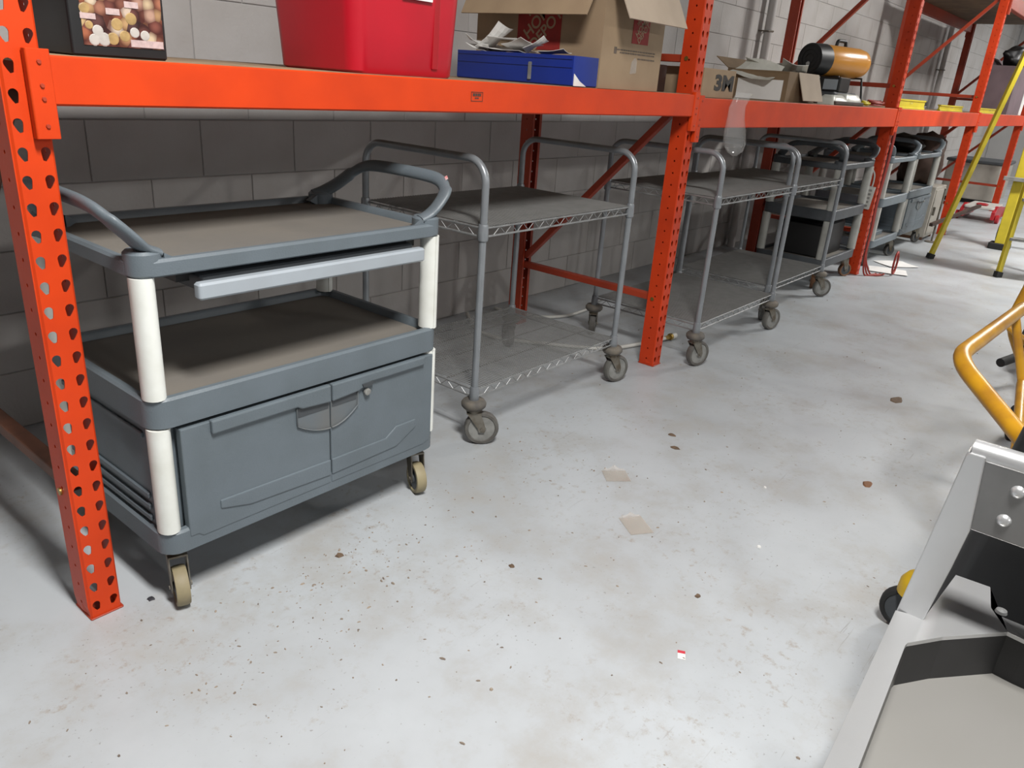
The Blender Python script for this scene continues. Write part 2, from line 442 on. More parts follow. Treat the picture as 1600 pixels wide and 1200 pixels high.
def post_mesh():
    mb = MB(); N = int((PH-H0)/HS)
    hl = hull2((-0.0012, 0.003), 0.0086, (0.0016, -0.0105), 0.0044, 16)
    hr = hull2((0.0012, 0.003), 0.0086, (-0.0016, -0.0105), 0.0044, 16)
    sm = [(0.0042*math.cos(2*PI*k/8), 0.0042*math.sin(2*PI*k/8)) for k in range(8)]
    zlo = H0-HS/2
    F = lambda u, v: (u, 0.0, v)
    for k in range(N):
        z = H0+k*HS
        cell(mb, 0.004, PW/2, z-HS/2, z+HS/2, PW*0.235, z, hl, F)
        cell(mb, PW/2, PW-0.004, z-HS/2, z+HS/2, PW*0.765, z, hr, F)
        for x in (0.0, PW):
            cell(mb, 0.004, PD, z-HS/2, z+HS/2, PD*0.5, z, sm, lambda u, v, x=x: (x, u, v))
    z1 = H0+N*HS-HS/2
    mb.add([(0.004, 0, 0), (PW-0.004, 0, 0), (PW-0.004, 0, zlo), (PW/2, 0, zlo), (0.004, 0, zlo)], [(0, 1, 2, 3, 4)])
    for x in (0, PW): mb.add([(x, 0.004, 0), (x, PD, 0), (x, PD, zlo), (x, 0.004, zlo)], [(0, 1, 2, 3)])
    for x, s_ in ((0, 1), (PW, -1)):
        for za, zb in ((0, zlo), (zlo, z1)):
            mb.add([(x, 0.004, za), (x+s_*0.004, 0, za), (x+s_*0.004, 0, zb), (x, 0.004, zb)], [(0, 1, 2, 3)])   # bent corner
            mb.add([(x, PD, za), (x+s_*0.016, PD, za), (x+s_*0.016, PD, zb), (x, PD, zb)], [(0, 1, 2, 3)])
    me = mb.mesh('post', M_ORANGE)
    bm = bmesh.new(); bm.from_mesh(me)
    bmesh.ops.remove_doubles(bm, verts=bm.verts, dist=1e-5)
    bmesh.ops.recalc_face_normals(bm, faces=bm.faces)
    bm.to_mesh(me); bm.free()
    return me
POST = post_mesh()
POST_R = POST.copy(); POST_R.materials[0] = M_ORANGE_DIM
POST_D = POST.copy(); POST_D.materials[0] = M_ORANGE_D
RD = 0.914
FX = [0.0, 2.5814, 5.6773, 8.6155, 11.6]
FLAB = ['orange perforated upright frame at the left edge beside the grey cabinet cart',
        'orange upright frame between the first and second wire carts',
        'orange upright frame with red cord and white power strip on it',
        'orange upright frame behind the yellow ladder rail',
        'farthest dark orange upright frame beyond the red floor jack']
def frame(i):
    x = FX[i]
    t = thing('rack_upright_frame', FLAB[i], 'rack frame', (x, 0, 0), 'rack upright frames')
    for back in (0, 1):
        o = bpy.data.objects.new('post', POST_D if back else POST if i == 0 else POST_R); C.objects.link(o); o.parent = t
        if back: o.location = (PW, RD, 0); o.rotation_euler = (0, 0, PI)
        md = o.modifiers.new('sheet', 'SOLIDIFY'); md.thickness = 0.0022; md.offset = -1
        y = RD-PD if back else 0
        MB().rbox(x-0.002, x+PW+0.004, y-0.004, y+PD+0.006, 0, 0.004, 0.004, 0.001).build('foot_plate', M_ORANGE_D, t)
    xc = x+PW/2
    def br(y0, z0, y1, z1):
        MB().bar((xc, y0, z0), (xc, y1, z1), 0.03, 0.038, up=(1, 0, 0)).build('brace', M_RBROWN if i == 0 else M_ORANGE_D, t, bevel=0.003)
    br(PD-0.02, 0.325, RD-PD+0.02, 0.325)
    br(RD-PD+0.0, 0.37, PD, 1.17)
    br(PD-0.02, 1.36, RD-PD+0.02, 1.36)
    br(RD-PD, 1.42, PD, 2.25)
    br(PD-0.02, 2.35, RD-PD+0.02, 2.35)
    for y, z in ((0.02, 0.325), (0.02, 1.36)):
        MB().cyl((x-0.006, y+0.03, z), (x+0.0, y+0.03, z), 0.009, 10).build('bolt', M_BRASS, t, 40)
    return t
for i in range(5): frame(i)

def beam(x0, x1, y, zb, zt, front, label, deck_grp, m=M_ORANGE, stamp=False):
    # box beam between two frames with a riveted end plate at each end; outer face at y (front) or y (rear)
    t = thing('rack_beam', label, 'rack beam', ((x0+x1)/2, y, zb), deck_grp)
    s_ = 1 if front else -1
    a, b = sorted((y, y+s_*0.052))
    bd = MB()
    fy = y if front else y
    prof = [(y, zb+0.004), (y+s_*0.004, zb), (y+s_*0.052, zb), (y+s_*0.052, zt-0.018), (y+s_*0.022, zt-0.018), (y+s_*0.022, zt-0.003), (y+s_*0.019, zt), (y+s_*0.003, zt), (y, zt-0.003)]
    bd.prism(prof, 'x', x0+PW*0.62, x1+PW*0.40)
    bd.build('beam', m, t)
    for xe, sd in ((x0, 0), (x1, 1)):
        px0, px1 = (xe+PW*0.52, xe+PW+0.008) if sd == 0 else (xe-0.008, xe+PW*0.48)
        py0, py1 = (y-0.004, y+0.016) if front else (y-0.016, y+0.004)
        pl = MB().rbox(px0, px1, py0, py1, zb-0.058, zt+0.010, 0.004, 0.001).build('end_plate', m, t)
        for z in (zb-0.035, zb+0.012, zb+0.035, zt-0.012):
            yy = y-0.007 if front else y+0.007
            MB().lathe([(0.0045, 0.0), (0.0035, 0.003 if not front else -0.003)], ((px0+px1)/2, y-0.004 if front else y+0.004, z), 'y', 8).build('rivet', M_ORANGE_D, pl)
    if stamp:
        xs = 1.2; L = MB()
        zc = (zb+zt)/2+0.002
        w_, h_ = 0.050, 0.026
        for q in ((xs, xs+w_, zc-h_/2, zc-h_/2+0.0014), (xs, xs+w_, zc+h_/2-0.0014, zc+h_/2), (xs, xs+0.0014, zc-h_/2, zc+h_/2), (xs+w_-0.0014, xs+w_, zc-h_/2, zc+h_/2)):
            L.box(q[0], q[1], y-0.0012, y-0.0002, q[2], q[3])
        for k, wd in enumerate((0.005, 0.004, 0.005, 0.004, 0.005, 0.004, 0.004)):
            L.box(xs+0.007+k*0.0053, xs+0.007+k*0.0053+wd*0.85, y-0.0012, y-0.0002, zc+0.001, zc+0.009)
        for k in range(3): L.box(xs+0.016+k*0.006, xs+0.020+k*0.006, y-0.0012, y-0.0002, zc-0.006, zc-0.002)
        L.build('maker_stamp', M_BROWN, t, label='small dark stamped maker plate')
    return t
BEAMZ = [(1.1353, 1.2224), (1.0895, 1.2115), (1.0895, 1.2115), (1.0895, 1.2115)]
BL = ['bright orange front beam carrying the red tote and blue tray',
      'orange front beam carrying the lettered tan box and the heater',
      'orange front beam carrying yellow levels, right of the corded upright',
      'faded orange front beam behind the yellow ladder']
RL = ['rear orange beam behind the red tote', 'rear orange beam behind the heater and open carton',
      'rear orange beam behind the yellow levels', 'rear orange beam of the farthest bay']
for i in range(4):
    zb, zt = BEAMZ[i]
    beam(FX[i], FX[i+1], -0.018, zb, zt, True, BL[i], 'front rack beams', stamp=(i == 0))
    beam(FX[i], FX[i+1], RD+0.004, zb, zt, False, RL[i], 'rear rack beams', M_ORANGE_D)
    dk = MB().box(FX[i]+PW+0.006, FX[i+1]-0.006, 0.006, RD-0.02, zt-0.017, zt+0.0015)
    tag(dk.build('shelf_deck', M_DECK), ['particle board shelf under the red tote and blue tray', 'particle board shelf under the lettered tan box and heater',
        'particle board shelf under the yellow levels', 'particle board shelf under the mauve carton'][i], 'shelf board', 'lower rack shelves')
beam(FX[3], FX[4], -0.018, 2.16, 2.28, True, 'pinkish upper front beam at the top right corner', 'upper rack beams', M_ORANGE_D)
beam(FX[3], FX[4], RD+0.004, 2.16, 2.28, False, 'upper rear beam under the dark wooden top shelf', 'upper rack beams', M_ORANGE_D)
tag(MB().box(FX[3]+PW+0.006, FX[4]-0.006, 0.006, RD-0.02, 2.262, 2.282).build('shelf_deck', M_DECKD), 'dark wooden upper shelf at the top right corner', 'shelf board')

# ------------------------------------------------------------------ plastic service carts
def caster(parent, x, y, ztop, R, wd, ang, wheel_m, hub_m, trail=0.03, bumper=False, name='caster'):
    # swivel caster: plate, fork, wheel (with hub); the wheel rolls along ang
    root = MB()
    ca, sa = math.cos(ang), math.sin(ang)
    Mx = Matrix.Translation((x, y, 0)) @ Matrix.Rotation(ang, 4, 'Z')
    fk = MB()
    ft = ztop-0.006
    fk.box(-0.028, 0.028, -0.024, 0.024, ft, ztop)
    fk.lathe([(0.02, ft-0.018), (0.024, ft-0.012), (0.024, ft)], n=16)
    for s_ in (-1, 1):
        y0 = s_*(wd/2+0.003)
        poly = [(-0.024, ft-0.012), (0.026, ft-0.012), (trail+0.014, R+0.004), (trail+0.010, R-0.012), (trail-0.010, R-0.012), (trail-0.014, R+0.002)]
        fk.prism(poly, 'y', y0, y0+s_*0.003)
    fk.box(-0.024, 0.028, -wd/2-0.005, wd/2+0.005, ft-0.015, ft-0.010)
    fk.cyl((trail, -wd/2-0.010, R), (trail, wd/2+0.010, R), 0.006, 8)
    fk.xform(Mx); fo = fk.build(name, M_DSTEEL, parent, 40)
    wh = MB().lathe([(R*0.80, -wd/2), (R*0.95, -wd/2*0.96), (R, -wd/2*0.5), (R, wd/2*0.5), (R*0.95, wd/2*0.96), (R*0.80, wd/2)], (trail, 0, R), 'y', 28, False)
    for s_ in (-1, 1):
        wh.rings([[(trail+q*R*math.cos(2*PI*k/28), s_*wd/2*h, R+q*R*math.sin(2*PI*k/28)) for k in range(28)] for q, h in ((0.80, 1.0), (0.76, 0.78))], False, False)
    wh.xform(Mx).build('wheel', wheel_m, fo, 40)
    hb = MB().lathe([(R*0.76, -wd/2*0.78), (R*0.3, -wd/2*0.72), (R*0.24, -wd/2*1.05), (0.004, -wd/2*1.05)], (trail, 0, R), 'y', 24)
    hb.lathe([(R*0.76, wd/2*0.78), (R*0.3, wd/2*0.72), (R*0.24, wd/2*1.05), (0.004, wd/2*1.05)], (trail, 0, R), 'y', 24)
    hb.xform(Mx).build('hub', hub_m, fo, 40)
    return fo

def tray(mb, x0, x1, y0, y1, zb, zr, zf, r=0.045, wall=0.022):
    rs = [rrect(x0+0.012, x1-0.012, y0+0.012, y1-0.012, r-0.01, zb), rrect(x0, x1, y0, y1, r, zb+0.006), rrect(x0, x1, y0, y1, r, zr-0.006),
          rrect(x0+0.005, x1-0.005, y0+0.005, y1-0.005, r-0.004, zr), rrect(x0+wall-0.004, x1-wall+0.004, y0+wall-0.004, y1-wall+0.004, r-0.012, zr),
          rrect(x0+wall, x1-wall, y0+wall, y1-wall, r-0.016, zr-0.005), rrect(x0+wall+0.003, x1-wall-0.003, y0+wall+0.003, y1-wall-0.003, r-0.016, zf)]
    return mb.rings(rs, True, True)

def service_cart(loc, label, cabinet=True, dark=False, angs=(1.15, 1.1, 0.4, 0.6), cast_m=M_CWHEEL, drawer=True, LX=0.872, LY=0.545):
    X0, Y0 = loc[0], loc[1]
    t = thing('service_cart', label, 'cart', (X0, Y0, 0), 'plastic service carts')
    G = M_GREYD if dark else M_GREY
    def X(v): return X0+v
    def Y(v): return Y0+v
    # trays
    for nm, zb, zr, zf in (('top_tray', 0.812, 0.851, 0.832), ('middle_tray', 0.473, 0.548, 0.526), ('bottom_tray', 0.150, 0.214, 0.196)):
        mb = MB(); tray(mb, X(0), X(LX), Y(0), Y(LY), zb, zr, zf)
        if nm == 'top_tray':
            for cx in (0.0, LX-0.075):
                for cy in (0.0, LY-0.075):
                    mb.rbox(X(cx+0.0005), X(cx+0.0745), Y(cy+0.0005), Y(cy+0.0745), 0.814, 0.868, 0.036, 0.006)
                    xa = X(cx+0.07) if cx == 0 else X(cx+0.005)
                    sg = 1 if cx == 0 else -1
                    mb.prism([(xa, 0.83), (xa+sg*0.028, 0.846), (xa, 0.862)], 'y', Y(cy+0.010), Y(cy+0.024) if cy == 0 else Y(cy+0.03))
        tr = mb.build(nm, G, t, 35)
        fm = MB().rings([rrect(X(0.027), X(LX-0.027), Y(0.027), Y(LY-0.027), 0.026, zf-0.001), rrect(X(0.027), X(LX-0.027), Y(0.027), Y(LY-0.027), 0.026, zf+0.002)])
        fm.build('tray_floor', M_DUST, tr)
    # posts
    for cx in (0.026, LX-0.026):
        for cy in (0.03, LY-0.03):
            for za, zb in ((0.546, 0.814), (0.213, 0.475)):
                p = MB()
                rs = []
                for z in (za, zb):
                    rs.append([(X(cx)+0.0245*math.cos(2*PI*k/20), Y(cy)+0.029*math.sin(2*PI*k/20), z) for k in range(20)])
                p.rings(rs)
                p.box(X(cx)-0.004, X(cx)+0.004, Y(cy)-0.0305, Y(cy)-0.026, za, zb) if cx > 0.4 else None
                p.build('post', M_CREAM if drawer else M_CREAM_OLD, t, 50)
    # handles
    for sd in (0, 1):
        def H(dx, y, z): return (X(-dx) if sd == 0 else X(LX+dx), Y(y), z)
        e_ = LY-0.545
        path = smooth_path([H(-0.062, 0.034, 0.860), H(-0.034, 0.026, 0.874), H(-0.008, 0.018, 0.900), H(0.022, 0.024, 0.932), H(0.040, 0.065, 0.956), H(0.045, 0.15, 0.963), H(0.045, 0.325+e_, 0.963),
                            H(0.042, 0.395+e_, 0.953), H(0.026, 0.440+e_, 0.926), H(0.000, 0.472+e_, 0.894), H(-0.030, 0.498+e_, 0.870), H(-0.060, 0.508+e_, 0.858)], 5)
        n_ = len(path)
        w2 = [0.018 if 15 < i < n_-16 else 0.025 for i in range(n_)]
        h = MB().tube(path, 0.0112, 14, r2=w2, up=(0, 0, 1)); h.build('handle', G, t, 50)
    if drawer:
        d_ = MB().rbox(X(0.130), X(0.795), Y(-0.008), Y(0.02), 0.753, 0.790, 0.008, 0.005)
        do = d_.build('drawer', M_DRAWER, t, 40)
        MB().rbox(X(0.150), X(0.775), Y(0.02), Y(0.36), 0.762, 0.800, 0.01, 0.004).build('drawer_box', M_GREYD, do)
        for xx in (0.11, 0.775):
            MB().box(X(xx), X(xx+0.03), Y(0.05), Y(0.42), 0.785, 0.814).build('drawer_rail', M_BLACK, do)
    if cabinet:
        cb = MB().rbox(X(0.012), X(LX-0.012), Y(0.035), Y(LY-0.025), 0.20, 0.48, 0.02, 0.004)
        for xs, sg in ((0.012, -1), (LX-0.012, 1)):
            for z in (0.225, 0.255, 0.285, 0.44):
                cb.rbox(min(X(xs), X(xs+sg*0.007)), max(X(xs), X(xs+sg*0.007)), Y(0.07), Y(LY-0.06), z, z+0.014, 0.002, 0.002)
        cb.build('cabinet_body', G, t, 40)
        xm = 0.466
        for k, (xa, xb) in enumerate(((0.060, xm-0.002), (xm+0.002, 0.842))):
            zb, zt = (0.180, 0.468)
            ch = 0.02
            if k == 0: poly = [(X(xa), zb+0.010), (X(xa+ch), zb+0.010), (X(xa+ch+0.012), zb), (X(xb), zb), (X(xb), zt), (X(xa), zt)]
            else: poly = [(X(xa), zb), (X(xb-0.03), zb), (X(xb-0.008), zb+0.008), (X(xb), zb+0.03), (X(xb), zt), (X(xa), zt)]
            dr = MB().prism(poly, 'y', Y(-0.002), Y(0.022)).build('door', G, t, bevel=0.003)
            # raised lip along the top; it dips at the pull
            if k == 0: lp = [(X(0.130), 0.438), (X(0.36), 0.438), (X(0.375), 0.430), (X(xb), 0.424), (X(xb), 0.472), (X(0.130), 0.472)]
            else: lp = [(X(xa), 0.424), (X(0.555), 0.430), (X(0.60), 0.446), (X(0.80), 0.446), (X(0.80), 0.472), (X(xa), 0.472)]
            MB().prism(lp, 'y', Y(-0.013), Y(0.004)).build('lip', G, dr, bevel=0.004)
            # pull pocket: flat patch with curved lower rim; dark strip paints its upper shade
            px0, px1 = (0.362, xb) if k == 0 else (xa, 0.556)
            rim = []
            cxp = xm
            for i in range(9):
                xx = px0+(px1-px0)*i/8
                dd = abs(xx-cxp)/0.105
                rim.append((X(xx), Y(-0.006), 0.348+0.035*dd*dd*(1 if k == 0 else 1.6)))
            rim = [(X(px0), Y(-0.005), 0.432)]+rim if k == 0 else rim+[(X(px1), Y(-0.005), 0.432)]
            MB().tube(rim, 0.0014, 8, r2=0.0030).build('pull_rim', M_PULL, dr, 50)
            low = [(p[0], p[2]) for p in (rim[1:] if k == 0 else rim[:-1])]
            MB().prism(low+[(X(px1-0.001), 0.431), (X(px0+0.001), 0.431)], 'y', Y(-0.0030), Y(0.0)).build('pull_pocket', M_PULL, dr)
            MB().prism([(X(px0+0.004), 0.405), (X(px1-0.004), 0.405), (X(px1-0.004), 0.430), (X(px0+0.004), 0.430)], 'y', Y(-0.0040), Y(0.0)).build('pull_shade_strip', M_GREYD, dr)
            # sloping moulding along the lower part
            if k == 0: mp = [(X(0.14), 0.258), (X(xb), 0.252), (X(xb), 0.205), (X(0.22), 0.215), (X(0.14), 0.235)]
            else: mp = [(X(xa), 0.252), (X(0.66), 0.252), (X(0.70), 0.278), (X(0.775), 0.278), (X(0.775), 0.252), (X(0.70), 0.212), (X(xa), 0.206)]
            MB().prism(mp, 'y', Y(-0.0055), Y(0.004)).build('lower_moulding', G, dr, bevel=0.003)
            if k == 1:
                MB().lathe([(0.010, 0.0), (0.010, -0.006), (0.007, -0.008), (0.003, -0.008)], (X(0.585), Y(-0.008), 0.420), 'y', 16).build('lock', M_HUB, dr, 40)
                MB().prism([(X(0.57), 0.438), (X(0.60), 0.438), (X(0.605), 0.448), (X(0.565), 0.448)], 'y', Y(-0.016), Y(0)).build('lock_hood', M_GREYD, dr)
    cpos = ((0.045, 0.050), (LX-0.045, 0.050), (0.045, LY-0.05), (LX-0.045, LY-0.05))
    for (cx, cy), a in zip(cpos, angs):
        caster(t, X(cx), Y(cy), 0.152, 0.050, 0.032, a, cast_m, M_GREYD, 0.022)
    return t

service_cart((0.140, -0.112), 'large blue-grey service cart with two-door cabinet, left of the wire carts', angs=(-1.9, -1.95, 1.2, 0.9))
# sticker on its right handle
st = MB().box(-0.008, 0.008, -0.004, 0.004, 0, 0.001)
st.xform(Matrix.Translation((1.052, -0.075, 0.966)) @ Matrix.Rotation(-0.75, 4, 'Y') @ Matrix.Rotation(0.9, 4, 'Z'))
tag(st.build('price_sticker', mat('pink_sticker', (0.8, 0.25, 0.25), 0.6, col2=(0.85, 0.7, 0.7), scale=120)), 'tiny pink and white sticker on the grey cart handle', 'sticker')

service_cart((4.86, 0.02), 'dark grey service cart with cream legs behind the third wire cart', cabinet=False, dark=True, drawer=False, angs=(0.3, -0.6, 0.9, 0.5), cast_m=M_RUST, LX=0.715, LY=0.49)
service_cart((6.05, 0.03), 'open blue-grey service cart just right of the corded upright', cabinet=False, drawer=False, LX=0.76, angs=(0.2, -0.5, 0.9, 0.5), cast_m=M_GWHEEL)
service_cart((6.96, 0.06), 'farthest blue-grey service cart with cabinet front, before the beige cabinet', cabinet=True, drawer=False, angs=(0.2, -0.4, 0.9, 0.5), cast_m=M_GWHEEL)

# ------------------------------------------------------------------ wire shelf carts
def wire_cart(loc, label, L=0.905, W=0.585, angs=(-0.6, -0.35, 0.9, 1.0), ztop=0.765, zbot=0.195):
    X0, Y0 = loc[0], loc[1]
    t = thing('wire_shelf_cart', label, 'cart', (X0, Y0, 0), 'two-tier wire shelf carts')
    R = 0.0125
    for xe in (0, 1):
        x = X0+xe*L
        path = fillet([(x, Y0, 0.150), (x, Y0, 0.992), (x, Y0+W, 0.992), (x, Y0+W, 0.150)], 0.075, 8)
        # the loop handle with its two legs
        MB().tube(path, R, 14, up=(1, 0, 0)).build('handle_frame', M_TUBE, t, 50)
        for y in (Y0, Y0+W):
            for z in (ztop, zbot):
                MB().lathe([(0.0165, z-0.028), (0.0185, z-0.024), (0.0170, z+0.020), (0.0150, z+0.026)], (x, y, 0), 'z', 16).build('collar', M_TUBE, t, 50)
            for z in (0.30, 0.45, 0.6):
                pass
    for zi, z in enumerate((ztop, zbot)):
        sh = MB()
        x0, x1, y0, y1 = X0+0.012, X0+L-0.012, Y0+0.0, Y0+W
        for yy in (y0, y1):
            sh.tube([(x0, yy, z+0.012), (x1, yy, z+0.012)], 0.0036, 6)
            sh.tube([(x0, yy, z-0.016), (x1, yy, z-0.016)], 0.0036, 6)
        for xx in (X0, X0+L):
            sh.tube([(xx, y0+0.012, z+0.012), (xx, y1-0.012, z+0.012)], 0.0036, 6)
            sh.tube([(xx, y0+0.012, z-0.016), (xx, y1-0.012, z-0.016)], 0.0036, 6)
        so = sh.build('shelf_frame', M_WIRE, t, 50)
        n = 13
        for yy in (y0, y1):
            pts = []; zz = MB()
            for k in range(n*2+1):
                pts.append((x0+0.04+(x1-x0-0.08)*k/(2*n), yy, z+(0.011 if k % 2 else -0.015)))
            zz.tube(pts, 0.0016, 5); zz.build('zigzag_truss', M_WIRE, so)
        for xx in (X0, X0+L):
            pts = [(xx, y0+0.04+(y1-y0-0.08)*k/16, z+(0.011 if k % 2 else -0.015)) for k in range(17)]
            MB().tube(pts, 0.0016, 5).build('zigzag_truss', M_WIRE, so)
        wr = MB()
        nw = 68
        for k in range(nw):
            xx = x0+0.006+(x1-x0-0.012)*k/(nw-1)
            wr.tube([(xx, y0-0.002, z+0.0165), (xx, y1+0.002, z+0.0165)], 0.0019, 4, caps=False)
        for yy in (y0+W*0.25, y0+W*0.5, y0+W*0.75):
            wr.tube([(x0, yy, z+0.0120), (x1, yy, z+0.0120)], 0.0028, 5)
        wo = wr.build('wire_deck', M_WIRED, so); wo['kind'] = 'stuff'
    k = 0
    for y in (Y0, Y0+W):
        for xe in (0, 1):
            x = X0+xe*L
            fo = caster(t, x, y, 0.142, 0.0625, 0.031, angs[k], M_GWHEEL, M_HUB, 0.032)
            MB().lathe([(0.018, 0.138), (0.036, 0.139), (0.044, 0.148), (0.045, 0.160), (0.038, 0.170), (0.018, 0.172)], (x, y, 0), 'z', 22).build('bumper', M_BUMPER, fo, 50)
            k += 1
    return t
wire_cart((1.342, 0.032), 'nearest grey wire shelf cart, directly right of the cabinet cart', angs=(-0.75, -0.3, 0.7, 1.0))
wire_cart((2.742, -0.118), 'middle grey wire shelf cart, just right of the second orange upright', angs=(-0.35, -0.3, 0.5, 1.0), ztop=0.785)
wire_cart((3.800, -0.030), 'third grey wire shelf cart, touching the dark grey service cart', angs=(0.5, -0.7, 0.5, 1.0), ztop=0.755)

# ------------------------------------------------------------------ goods on the first shelf
ZD = BEAMZ[0][1]+0.0017
# dark box printed with food
fb = thing('appliance_box', 'black box printed with a food photograph, beside the left upright', 'box', (0.22, 0.08, ZD))
MB().rbox(0.128, 0.312, 0.004, 0.165, ZD, ZD+0.36, 0.006, 0.004).build('carton', M_BLACK, fb, 40)
MB().box(0.150, 0.305, 0.0025, 0.0045, ZD+0.020, ZD+0.34).build('food_picture', M_FOOD, fb)
for x, z, w_, h_, a in ((0.148, 0.065, 0.028, 0.010, 0), (0.196, 0.076, 0.026, 0.011, 0), (0.232, 0.091, 0.027, 0.011, 0), (0.238, 0.022, 0.065, 0.013, 0), (0.226, 0.112, 0.05, 0.012, 0)):
    MB().box(x, x+w_, 0.0012, 0.0028, ZD+z, ZD+z+h_).build('caption_strip', mat('pale_caption', (0.70, 0.52, 0.50), 0.6, var=0.2, scale=120) if 'pale_caption' not in MATS else MATS['pale_caption'], fb)
rng = random.Random(3)
M_EGG = mat('egg_print', (0.62, 0.57, 0.52), 0.5, var=0.15, scale=60)
M_BRD = mat('bread_print', (0.55, 0.36, 0.14), 0.5, var=0.3, scale=60)
for x, z, r0, m in ((0.178, 0.046, 0.011, M_EGG), (0.188, 0.032, 0.013, M_EGG), (0.170, 0.030, 0.011, M_EGG), (0.205, 0.034, 0.012, M_BRD), (0.228, 0.040, 0.011, M_BRD), (0.248, 0.048, 0.010, M_EGG), (0.268, 0.044, 0.010, M_EGG), (0.158, 0.083, 0.010, M_BRD), (0.163, 0.055, 0.008, M_BRD), (0.215, 0.060, 0.012, M_BRD), (0.243, 0.072, 0.012, M_BRD)):
    MB().lathe([(r0, 0.0), (r0*0.8, -0.0008), (0.001, -0.001)], (x, 0.0028, ZD+z), 'y', 14).build('printed_food', m, fb)

# red tote
rt = thing('storage_tote', 'red plastic storage tote with white label on the orange shelf', 'tote', (0.98, 0.17, ZD))
tt = MB(); rs = []
for z, e in ((0.0, -0.006), (0.006, 0.0), (0.10, 0.006), (0.22, 0.014), (0.33, 0.022), (0.332, 0.034), (0.350, 0.036), (0.350, 0.026), (0.335, 0.018), (0.02, -0.006)):
    rs.append(rrect(0.800-e, 1.165+e, 0.010-e*0.5, 0.345+e, 0.045, ZD+z, 6))
tt.rings(rs, True, True); tt.build('tub', M_RED, rt, 35)
# a pressed groove on the front panel, then the label
MB().prism([(1.062, ZD+0.02), (1.084, ZD+0.02), (1.090, ZD+0.31), (1.068, ZD+0.31)], 'y', 0.0035, 0.02).build('rib', mat('deep_red_rib', (0.42, 0.003, 0.010), 0.4), rt, bevel=0.003)
lbz = ZD+0.185
lb = MB().box(0.945, 1.050, -0.004, -0.0025, lbz, lbz+0.09).build('paper_label', M_PAPER, rt)
for k in range(5): MB().box(0.952+k*0.006, 0.956+k*0.006, -0.0048, -0.0038, lbz+0.008, lbz+0.022).build('label_print', M_INK, lb)
MB().box(1.015, 1.040, -0.0048, -0.0038, lbz+0.008, lbz+0.026).build('label_print', M_INK, lb)

# blue tray with papers
bt = thing('blue_tray', 'long blue plastic tray heaped with white papers', 'tray', (1.79, 0.27, ZD))
x0, x1, y0, y1 = 1.722, 1.868, 0.002, 0.545
tb = MB()
tb.rings([rrect(x0+0.004, x1-0.004, y0+0.004, y1-0.004, 0.006, ZD), rrect(x0, x1, y0, y1, 0.006, ZD+0.004), rrect(x0, x1, y0, y1, 0.006, ZD+0.096), rrect(x0+0.004, x1-0.004, y0+0.004, y1-0.004, 0.005, ZD+0.096), rrect(x0+0.004, x1-0.004, y0+0.004, y1-0.004, 0.005, ZD+0.006)])
tb.build('tray_body', M_BLUE, bt, 40)
MB().box(x0-0.0025, x0, y0+0.008, y1-0.008, ZD+0.058, ZD+0.061).build('ridge', M_BLUE, bt)
MB().box(x0-0.0025, x0, y0+0.008, y1-0.008, ZD+0.084, ZD+0.088).build('ridge', M_BLUE, bt)
MB().rbox(x0-0.006, x0, 0.183, 0.196, ZD+0.012, ZD+0.070, 0.001, 0.002).build('latch', M_WIRE, bt)
MB().prism([(x0+0.002, ZD+0.002), (x0+0.075, ZD+0.002), (x0+0.035, ZD+0.018), (x0+0.002, ZD+0.040)], 'y', y0-0.003, y0-0.0005).build('torn_label', M_PAPER, bt)
rng = random.Random(11)
def sheet(cx, cy, cz, w_, h_, rz, tilt, roll, bend, label, cat='paper', m=M_PAPER, grp='papers heaped in the blue tray'):
    mb = MB(); n = 5; top = []; 
    for j in range(n+1):
        for i in range(n+1):
            u, v = i/n-0.5, j/n-0.5
            top.append((u*w_, v*h_, bend*(u*u*4-0.3)+bend*0.5*math.sin(5*v+u*3)))
    N = len(top)
    vs = top+[(a, b, c-0.0012) for a, b, c in top]; fs = []
    for j in range(n):
        for i in range(n):
            a = j*(n+1)+i; fs.append((a, a+1, a+n+2, a+n+1)); fs.append((N+a, N+a+n+1, N+a+n+2, N+a+1))
    ed = [i for i in range(n)]+[n+(n+1)*j for j in range(n)]+[n*(n+1)+n-i for i in range(n)]+[(n-j)*(n+1) for j in range(n)]
    for k in range(len(ed)):
        a, b = ed[k], ed[(k+1) % len(ed)]; fs.append((b, a, N+a, N+b))
    mb.add(vs, fs)
    mb.xform(Matrix.Translation((cx, cy, cz)) @ Matrix.Rotation(rz, 4, 'Z') @ Matrix.Rotation(tilt, 4, 'X') @ Matrix.Rotation(roll, 4, 'Y'))
    return tag(mb.build('paper_sheet' if cat == 'paper' else 'plastic_wrap', m), label, cat, grp)
PL = ['crumpled white sheet at the far end of the blue tray', 'peaked white sheet standing highest in the blue tray', 'flat white booklet lying on the peaked sheet in the blue tray',
      'folded white sheet in the middle of the blue tray', 'small pointed white sheet nearer the front of the blue tray', 'narrow white slip at the front end of the blue tray', 'buried white sheet low in the blue tray', 'curled white sheet leaning left in the blue tray']
